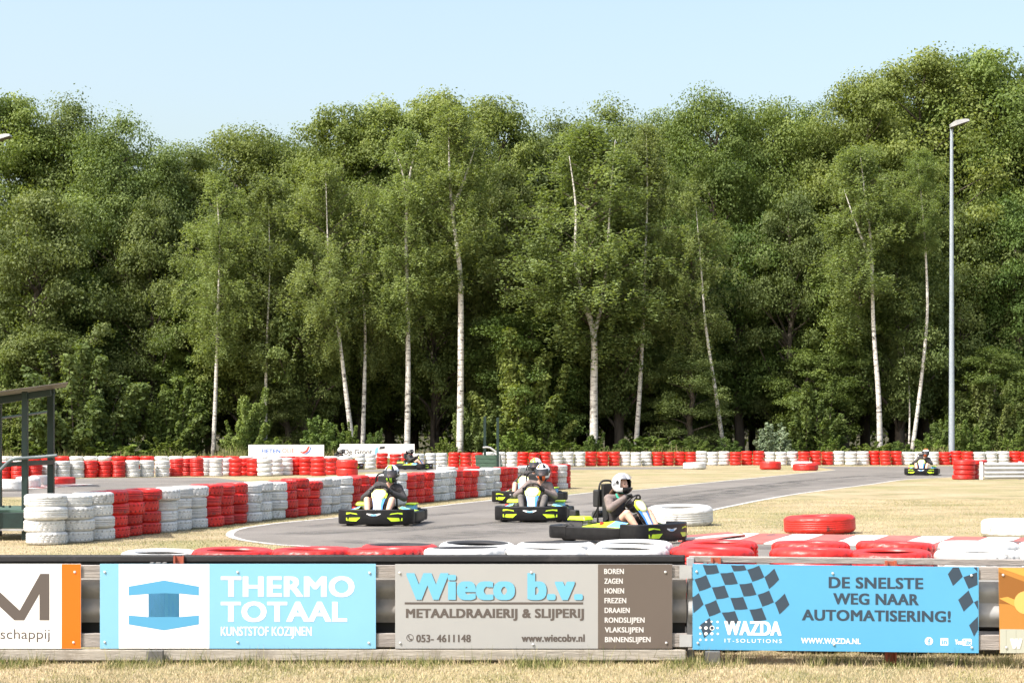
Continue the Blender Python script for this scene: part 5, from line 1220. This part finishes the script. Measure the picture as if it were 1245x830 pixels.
def oak(seed, hgt=20.0, rad=4.6, low=.10, nl=84000, leaf=.165, mat='leaf_oak', top=.62, nclump=230):
    """broad crown built of leafy sprays on limbs; returns trunk mesh, crown mesh"""
    global RNG
    keep = RNG; RNG = np.random.default_rng(seed); rr = random.Random(seed)
    C = []; lobes = []
    nlob = 13
    for k in range(nlob):
        zf = [.86, .80, .74, .70, .62, .58, .52, .48, .42, .36, .30, .24, .20][k] + RNG.uniform(-.05, .05)
        zf = max(low + .06, zf); prof = math.sin(min(1, (zf - low + .1) / (top - low + .1)) * math.pi / 2) if zf < top else math.sqrt(max(.05, 1 - ((zf - top) / (1.02 - top)) ** 2))
        a = k * 2.4 + RNG.uniform(-.5, .5); q = RNG.uniform(.38, .80) * prof * rad
        lobes.append((q * math.cos(a), q * math.sin(a), zf * hgt, rad * RNG.uniform(.30, .50), hgt * RNG.uniform(.075, .125)))
    lobes[0] = (RNG.uniform(-.5, .5), RNG.uniform(-.5, .5), hgt * .84, rad * .42, hgt * .125)
    for k in range(nclump):
        if k % 5 < 2:
            x, y, z, lr, lh = lobes[(k // 2) % nlob]; d = rdir(1)[0]; d[2] = abs(d[2]) if RNG.random() < .6 else d[2] * .8
            q = RNG.uniform(.45, 1.1)
            if RNG.random() < .08: q *= 1.3
            C.append((x + d[0] * lr * q, y + d[1] * lr * q, z + d[2] * lh * q, q, 1))
        else:
            z = RNG.uniform(low, 1.0); prof = math.sin(min(1, ((z - low + .03) / (top - low))) * math.pi / 2) ** .6 if z < top else math.sqrt(max(0, 1 - ((z - top) / (1.0 - top)) ** 2))
            a = RNG.uniform(0, 6.283); s_ = 1 + .20 * math.sin(2 * a + seed + z * 5) + .16 * math.sin(3 * a + z * 9 + seed * 2)
            q = RNG.uniform(.3, 1.0) ** .5 * RNG.uniform(.85, 1.1)
            C.append((rad * prof * s_ * q * math.cos(a), rad * prof * s_ * q * math.sin(a), (z + RNG.uniform(-.02, .02)) * hgt * .95, q, prof))
    C = np.array(C)
    P = []; N = []; T = []
    per = nl // len(C)
    for (x, y, z, q, prof) in C:
        R = RNG.uniform(.6, 1.35) * rad / 4.6 * 1.2
        m = int(per * RNG.uniform(.6, 1.4)); d = rdir(m); d[:, 2] = np.abs(d[:, 2]) * .9 - .25 * (RNG.random(m) < .4)
        r = R * RNG.uniform(.25, 1.0, m) ** .5
        sp = 3; k = RNG.integers(0, 6 * sp, m)                # gather into sprays so the clump is not a smooth ball
        cen = rdir(6 * sp) * np.array([.8, .8, .5]); off = cen[k] * R * .72 + d * (r * .62)[:, None]
        p = np.array([x, y, z]) + off * np.array([1.08, 1.08, 1.0])
        P.append(p); N.append(off / R * .9 + np.array([0, 0, .55]) + rdir(m) * .75); T.append(.45 + .14 * RNG.standard_normal(m) + RNG.normal(0, .20))
    P = np.concatenate(P); N = np.concatenate(N); T = np.concatenate(T)
    crown = leaf_mesh('crown', P, N, RNG.uniform(.7, 1.3, len(P)) * leaf, T, M[mat], .3)
    mb = MB(); tp = [Vector((0, 0, -.1))]
    for i in range(1, 9): tp.append(Vector((rr.uniform(-.25, .25) * i * .25, rr.uniform(-.25, .25) * i * .25, hgt * .86 * i / 8)))
    mb.tube(tp, [.34 * (1 - i / 8.6) + .03 for i in range(9)], 9)
    for (x, y, z, q, prof) in C[RNG.permutation(len(C))[:46]]:
        zi = max(.9, z - math.hypot(x, y) * rr.uniform(.35, .9)); t = min(7.9, zi / (hgt * .86) * 8); i = int(t); b = tp[i].lerp(tp[i + 1], t - i) if i < 8 else tp[8]
        e = Vector((x, y, z)); mid = b.lerp(e, .5) + Vector((rr.uniform(-.3, .3), rr.uniform(-.3, .3), rr.uniform(-.1, .5)))
        mb.tube(smoothpath([b, mid, e], 3), [.11 * (1 - t / hgt * 1.2) + .02 - .015 * s for s in range(7)], 5, caps=False)
    me = bpy.data.meshes.new('trunk'); me.from_pydata(mb.v, [], mb.f); me.materials.append(M['bark']); me.polygons.foreach_set('use_smooth', [True] * len(me.polygons))
    RNG = keep; return me, crown
def shrub(seed, mat, nl=9000, leaf=.11, wisps=False):
    """unit shrub, 1 m high and 1 m wide: arching leafy stems of unequal length, ragged outline"""
    global RNG
    keep = RNG; RNG = np.random.default_rng(seed); ns = 44
    P = []; N = []; T = []; mb = MB()
    for k in range(ns):
        a = RNG.uniform(0, 6.283); q = math.sqrt(RNG.uniform(0, 1)) * .46; h = (1 - (q / .52) ** 2) ** .5 * RNG.uniform(.35, 1.0)
        if k % 9 == 0: h = min(1.0, h * 1.25 + .1)
        b0 = Vector((.35 * q * math.cos(a) + RNG.normal(0, .04), .35 * q * math.sin(a) + RNG.normal(0, .04), 0)); e = Vector((q * math.cos(a), q * math.sin(a), h)); m_ = b0.lerp(e, .6) + Vector((0, 0, .10 * h))
        st = smoothpath([b0, m_, e], 6); mb.tube(st, [.007 - .00045 * i for i in range(13)], 4, caps=False)
        m = int(nl / ns * RNG.uniform(.5, 1.5)); t = RNG.uniform(.12, 1.0, m) ** .8; pts = np.array(st); idx = np.minimum((t * 12).astype(int), 12)
        w = RNG.uniform(.04, .10) * (1.25 - .75 * t) * (1.0 if not wisps else .75)
        d = rdir(m); off = d * (w * RNG.uniform(.2, 1, m) ** .5)[:, None] * np.array([1.25, 1.25, .9])
        P.append(pts[idx] + off); N.append(d * .7 + np.array([0, -.05, .6]) + rdir(m) * .8); T.append(.47 + .17 * RNG.standard_normal(m) + RNG.normal(0, .16))
    P = np.concatenate(P); P[:, 2] = np.abs(P[:, 2])
    me = leaf_mesh('foliage', P, np.concatenate(N), RNG.uniform(.6, 1.35, len(P)) * leaf, np.concatenate(T), M[mat])
    st = bpy.data.meshes.new('stems'); st.from_pydata(mb.v, [], mb.f); st.materials.append(M['bark'])
    RNG = keep; return st, me
def birch_crown(seed, hgt=14.0, rad=2.3, nst=1150, leaf=.11):
    """narrow drooping crown, base at z=0: twigs arch out from the stem and hang as strands of small leaves"""
    global RNG
    keep = RNG; RNG = np.random.default_rng(seed); P = []; N = []; T = []; mb = MB()
    nb = 84
    for k in range(nb):
        z = RNG.uniform(.02, .97); prof = math.sin(min(1, (z + .10) / .40) * math.pi / 2) * (1 - max(0, (z - .42) / .62) ** 2)
        a = RNG.uniform(0, 6.283); L = rad * max(.18, prof) * RNG.uniform(.55, 1.15)
        b = Vector((0, 0, max(0, z * hgt - L * .55))); e = Vector((L * math.cos(a), L * math.sin(a), z * hgt + L * .1)); mid = b.lerp(e, .55) + Vector((0, 0, L * .28))
        br = smoothpath([b, mid, e], 5); mb.tube(br, [.026 - .0022 * i for i in range(11)], 5, caps=False)
        tone0 = RNG.normal(.5, .12)
        for s in range(int(nst / nb * RNG.uniform(.7, 1.3))):
            t = RNG.uniform(.25, 1.0); i = min(9, int(t * 10)); p = br[i] + Vector((RNG.normal(0, .22), RNG.normal(0, .22), RNG.normal(.1, .2)))
            Ls = RNG.uniform(.45, 1.5) * (1.15 - .3 * z); m = int(34 * Ls); sag = np.linspace(0, 1, m); dx, dy = RNG.normal(0, .22, 2)
            q = np.stack([p.x + dx * sag + RNG.normal(0, .075, m), p.y + dy * sag + RNG.normal(0, .075, m), p.z - Ls * sag ** 1.25 + RNG.normal(0, .05, m)], 1)
            P.append(q); N.append(rdir(m) * .9 + np.array([math.cos(a) * .5, math.sin(a) * .5, .35])); T.append(tone0 + RNG.normal(0, .14, m))
    P = np.concatenate(P); P[:, 2] = np.maximum(P[:, 2], -1.6)
    crown = leaf_mesh('crown', P, np.concatenate(N), RNG.uniform(.75, 1.3, len(P)) * leaf, np.concatenate(T), M['leaf_birch'], 1.0)
    me = bpy.data.meshes.new('branches'); me.from_pydata(mb.v, [], mb.f); me.materials.append(M['bark'])
    RNG = keep; return crown, me

OAKS = [oak(11), oak(12, rad=4.2, top=.55), oak(13, rad=4.9, top=.68), oak(14, mat='leaf_alder', rad=4.0, top=.5, leaf=.15), oak(15, mat='leaf_alder', rad=4.6, top=.6), oak(16, rad=4.4, top=.66, leaf=.18)]
MIDS = [oak(21, 12.0, 3.6, .20, 56000, .155, 'leaf_alder', .45, 170), oak(22, 12.0, 3.4, .24, 52000, .165, 'leaf_oak', .5, 170), oak(23, 12.0, 3.8, .16, 58000, .15, 'leaf_alder', .38, 170), oak(24, 12.0, 3.3, .22, 50000, .155, 'leaf_shrub', .55, 160)]
LOWS = [oak(25, 12.0, 3.6, .03, 42000, .155, 'leaf_alder', .42, 150), oak(26, 12.0, 3.6, .04, 40000, .16, 'leaf_shrub', .48, 140)]
def tree(protos, v, px, Yt, ytop, wpx, h0, w0, name, label, group):
    tr, cr_ = protos[v % len(protos)]; x = (px - CX) * Yt / FP; h = EYE + (HY - ytop) * Yt / FP; w = wpx / ppm(Yt)
    r = empty(name, (x, Yt, 0), random.uniform(0, 6.28)); link('trunk', tr, r); link('crown', cr_, r); s = w / w0; r.scale = (s, s, h / h0)
    return tag(r, label, 'tree', group)
# landmarks along the wood, to say where a plant stands
LM = [(8, 'the marshal shelter roof'), (259, 'the leftmost birch'), (323, 'the swoosh board birch'), (420, 'the leaning birch pair'), (495, 'the dark-lettered board birch'), (560, 'the tall straight birch'), (722, 'the forked birch'), (773, 'the slim birch'), (870, 'the lone leaning birch'), (1067, 'the two-toned birch'), (1116, 'the crooked birch'), (1157, 'the floodlight mast')]
USED = set()
def place_words(px, head, opts):
    c = sorted(LM, key=lambda t: abs(t[0] - px)); 
    for lm in c[:3]:
        side = 'behind' if abs(lm[0] - px) < 9 else ('left of' if px < lm[0] else 'right of')
        for o in opts:
            s = f'{o} {head} {side} {lm[1]}'.strip()
            if s not in USED: USED.add(s); return s
    raise RuntimeError(head)
BACK = [(45, 150, 130), (118, 165, 125), (186, 190, 120), (256, 180, 125), (320, 172, 120), (380, 165, 120), (442, 150, 130), (503, 142, 120), (567, 140, 125), (637, 158, 130), (707, 158, 120), (775, 150, 120), (840, 140, 110), (900, 132, 120), (960, 142, 110), (1020, 135, 115), (1087, 98, 120), (1157, 84, 130), (1225, 92, 130), (8, 112, 125), (82, 118, 125), (150, 138, 115), (222, 166, 120), (292, 140, 125), (350, 154, 110), (410, 126, 130), (474, 118, 120), (532, 106, 125), (602, 117, 125), (672, 138, 120), (742, 122, 125), (808, 126, 110), (868, 96, 110), (932, 108, 110), (988, 124, 100), (1052, 84, 120), (1122, 56, 150), (1192, 58, 140), (1258, 70, 140), (1330, 66, 150), (-70, 110, 140)]
for i, (px, yt, w) in enumerate(BACK):
    if -40 < px < 1290: lab = place_words(px, 'broad-leaved tree forming the skyline', ['tall', 'big', 'full-crowned', 'high', 'large', 'dense', 'rounded', 'spreading'])
    else: lab = None
    if lab is None: continue
    tree(OAKS, i * 5 + (i // 3), px, 113 + (i * 37 % 7) + (4 if i < 19 else 0), yt, w * 1.38, 20, 9.2, 'broadleaf_tree', lab, 'tall trees of the wood')
MID = [(42, 225, 150), (118, 320, 130), (188, 235, 120), (240, 330, 110), (300, 300, 130), (372, 285, 120), (440, 320, 120), (528, 245, 120), (612, 200, 130), (672, 330, 140), (752, 245, 120), (836, 240, 110), (900, 255, 120), (962, 230, 115), (1026, 300, 120), (1094, 270, 120), (1172, 240, 130), (1238, 230, 130), (60, 390, 130), (640, 370, 130), (985, 420, 110), (840, 420, 100), (1210, 420, 110), (350, 430, 90)]
for i, (px, yt, w) in enumerate(MID):
    hd_ = 'mid-height tree in the wood' if yt < 350 else 'low bushy tree at the wood edge'
    lab = place_words(px, hd_, ['dark', 'dense', 'leafy', 'shaded'])
    tree(MIDS if yt < 350 else LOWS, i * 3 + i // 4, px, (107 + (i * 29 % 5)) if yt < 350 else 104.5 + (i % 3), yt, w * 1.12, 12, 7.4, 'understorey_tree', lab, 'lower trees of the wood')
# far wood behind, one mass
V = []; 
def wood():
    r_ = np.random.default_rng(99); n = 130000; x = r_.uniform(-48, 48, n); y = r_.uniform(122, 140, n); top_ = 15.5 + 2.2 * np.sin(x * .5) + 1.5 * np.sin(x * 1.13 + 2) + 1.2 * np.sin(y * .9)
    z = top_ * r_.uniform(0, 1, n) ** .7
    g = np.floor(x / 2.2) * 13.1 + np.floor(y / 2.2) * 7.7 + np.floor(z / 1.8) * 3.3
    k = (np.sin(g * 12.9898) * 43758.5453 % 1) < np.where(z < 5, .95, .62); P = np.stack([x, y, z], 1)[k]; m = len(P)
    me = leaf_mesh('distant_wood', P, rdir(m) + np.array([0, -.3, .6]), r_.uniform(.3, .55, m), .45 + .15 * r_.standard_normal(m), M['leaf_oak'])
    mb = MB()
    for q in range(46):
        X_, Y_ = r_.uniform(-46, 46), r_.uniform(121, 138); mb.tube([(X_, Y_, 0), (X_ + r_.normal(0, .3), Y_, 7), (X_ + r_.normal(0, .6), Y_, 14)], [.25, .18, .07], 6)
    o = len(me.vertices)
    ob = link('distant_wood', me); tag(ob, 'dark mass of wood behind the front trees', kind='stuff')
    ob2 = mb.build('distant_trunks', M['bark']); tag(ob2, 'dark tree trunks deep in the wood', kind='stuff')
wood()
# birches: trunk traced as (x, y) pixels from foot to tip, width in pixels at the foot
BC = [birch_crown(31), birch_crown(32, rad=2.0), birch_crown(33, rad=2.6, nst=1300), birch_crown(34, rad=1.8, nst=950)]
BIR = [
    (103.7, [[(259, 556), (262, 480), (265, 380), (267, 290), (262, 225)]], 6.0, (266, 235, 430, 46), 'leftmost birch with a thin straight white trunk'),
    (104.2, [[(323, 548), (323, 480), (325, 400), (328, 330), (326, 225)]], 5.0, (328, 215, 440, 48), 'thin birch rising behind the swoosh board'),
    (103.2, [[(429, 545), (421, 480), (411, 398), (400, 320), (396, 210)]], 7.0, (398, 195, 430, 46), 'birch leaning left behind the dark-lettered white board'),
    (104.7, [[(441, 545), (443, 470), (444, 400), (440, 320), (446, 240)]], 6.0, (452, 250, 440, 34), 'straight thin birch beside the one leaning left'),
    (103.7, [[(495, 550), (496, 470), (496, 400), (494, 300), (494, 240), (488, 205), (478, 180)], [(494, 240), (500, 205), (508, 170)]], 7.5, (496, 160, 400, 52), 'birch with a white forked top above the dark-lettered board end'),
    (103.0, [[(559, 553), (560, 470), (560, 350), (556, 300), (549, 250), (546, 190), (546, 140)], [(550, 255), (566, 215), (578, 178)]], 9.0, (556, 140, 345, 56), 'tall straight birch with the thickest plain white trunk'),
    (103.2, [[(722, 556), (722, 480), (722, 408), (712, 372), (700, 320), (700, 250), (692, 190)], [(722, 408), (731, 372), (738, 320), (742, 240), (748, 170)]], 10.5, (716, 145, 420, 76), 'forked birch, its white trunk splitting into two stems'),
    (104.2, [[(773, 548), (778, 470), (782, 390), (785, 300), (787, 240), (786, 165)]], 6.5, (786, 160, 400, 44), 'slim birch just right of the forked birch'),
    (103.8, [[(880, 548), (869, 470), (858, 396), (852, 320), (846, 250)]], 6.0, (842, 215, 430, 42), 'lone birch leaning left in front of dark trees'),
    (103.4, [[(1070, 550), (1068, 480), (1062, 400), (1059, 300), (1052, 240), (1046, 190)], [(1060, 320), (1040, 270), (1026, 230)]], 7.5, (1048, 170, 400, 56), 'birch with dark foot and white upper trunk left of the mast'),
    (104.0, [[(1109, 550), (1118, 480), (1127, 390), (1126, 320), (1121, 250), (1116, 200)]], 5.5, (1118, 180, 300, 36), 'slender crooked birch next to the floodlight mast'),
    (104.6, [[(1105, 550), (1106, 500), (1104, 455), (1098, 420)]], 3.0, (1098, 400, 470, 20), 'small grey young birch left of the crooked birch foot'),
]
for i, (Yb, stems, w, (cxp, ct, cb, hw), lab) in enumerate(BIR):
    b0 = wp(stems[0][0][0], stems[0][0][1], Yb); base = Vector((b0.x, Yb, 0)); r = empty('birch_tree', base); mb = MB()
    for q, st in enumerate(stems):
        pts = [wp(x, y, Yb + .15 * math.sin(k * 1.7 + i)) for k, (x, y) in enumerate(st)]
        if q == 0: pts = [Vector((b0.x, Yb, -.1))] + pts
        pts = smoothpath(pts, 4); w0 = w / ppm(Yb) / 2 * (1 if q == 0 else .5); n = len(pts)
        mb.tube([p - base for p in pts], [w0 * (1.12 - 1.04 * (k / (n - 1)) ** 1.15) for k in range(n)], 10)
    mb.build('trunk', M['birch'], r, smooth='all')
    cr_, br_ = BC[i % 4]; zt = max(wp(0, ct, Yb).z, max(wp(0, p[1], Yb).z for st in stems for p in st) + .9); zb = wp(0, cb, Yb).z; c = wp(cxp, cb, Yb) - base
    for me, nm in ((cr_, 'crown'), (br_, 'branches')):
        o = link(nm, me, r, (c.x, .45, zb)); s = hw * 1.28 / ppm(Yb) / 2.2; o.scale = (s, s, (zt - zb) / 14.0); o.rotation_euler = (0, 0, i * 1.3)
    tag(r, lab, 'birch tree', 'birches at the wood edge')
# shrubs along the foot of the wood
SH = {'g': [shrub(41, 'leaf_shrub', 15000, .046), shrub(42, 'leaf_shrub', 15000, .042)], 'd': [shrub(43, 'leaf_alder', 24000, .032), shrub(44, 'leaf_oak', 24000, .034)], 's': [shrub(45, 'leaf_silver', 8000, .055, True)], 'l': [shrub(46, 'leaf_lime', 9000, .05, True), shrub(47, 'leaf_lime', 10000, .055)]}
WORD = {'g': 'green shrub', 'd': 'dark green shrub', 's': 'silvery pale shrub', 'l': 'bright yellow-green shrub'}
SHR = [(95, 395, 175, 'd', 1), (-5, 420, 90, 'd', 0), (215, 450, 90, 'g', 0), (60, 522, 90, 'l', 2), (12, 516, 60, 'l', 2), (140, 528, 90, 'l', 2), (205, 530, 70, 'l', 2), (300, 470, 70, 'd', 1), (390, 500, 60, 'g', 2), (455, 520, 40, 'g', 2),
       (580, 470, 80, 'd', 0), (625, 512, 62, 'l', 2), (655, 500, 60, 'l', 1), (640, 400, 150, 'd', 0), (800, 527, 95, 'g', 2), (845, 530, 60, 'g', 2), (941, 513, 58, 's', 2), (985, 455, 95, 'g', 1), (1148, 500, 50, 'g', 1), (680, 529, 70, 'l', 2), (540, 531, 44, 'l', 2), (1062, 531, 60, 'l', 2), (962, 533, 44, 'l', 2), (760, 530, 60, 'g', 2), (1095, 533, 40, 'g', 2), (1180, 500, 60, 'l', 2), (1205, 440, 100, 'd', 0), (1248, 480, 70, 'g', 1), (1010, 525, 50, 'l', 2), (1130, 525, 46, 'l', 2), (1225, 526, 50, 'l', 2), (720, 525, 46, 'g', 2), (885, 528, 40, 'g', 2), (330, 525, 60, 'l', 2), (425, 512, 40, 'l', 2)]
for i, (px, yt, w, kd, near) in enumerate(SHR):
    Ys = [104.2, 102.4, 101.0][near] + .17 * (i % 5); p = SH[kd][i % len(SH[kd])]; h = EYE + (HY - yt) * Ys / FP; wm = w / ppm(Ys)
    size = 'low' if yt > 508 else ('waist-high' if yt > 485 else 'tall')
    lab = place_words(px, WORD[kd] + ' at the wood foot', [size, size + ' leafy', size + ' loose', size + ' ragged', size + ' dense'])
    r = empty('shrub', ((px - CX) * Ys / FP, Ys, 0), random.uniform(0, 6.28)); link('stems', p[0], r); link('foliage', p[1], r); r.scale = (wm * 1.05, wm * 1.05, h)
    tag(r, lab, 'shrub', 'shrubs along the wood')
# rough tall grass between the far tyre wall and the wood
X = RNG.uniform(-36, 36, 26000); Y = RNG.uniform(98.6, 103.0, 26000)
blades('rough_grass', np.stack([X, Y, 0 * X], 1), RNG.uniform(.2, .75, len(X)) * (1 + .3 * patchy(X, Y, 6, 12)).clip(.4, 1.6), RNG.uniform(.02, .05, len(X)), .24 + .16 * RNG.standard_normal(len(X)) + .22 * (patchy(X, Y, 5, 13) > .8), .7)
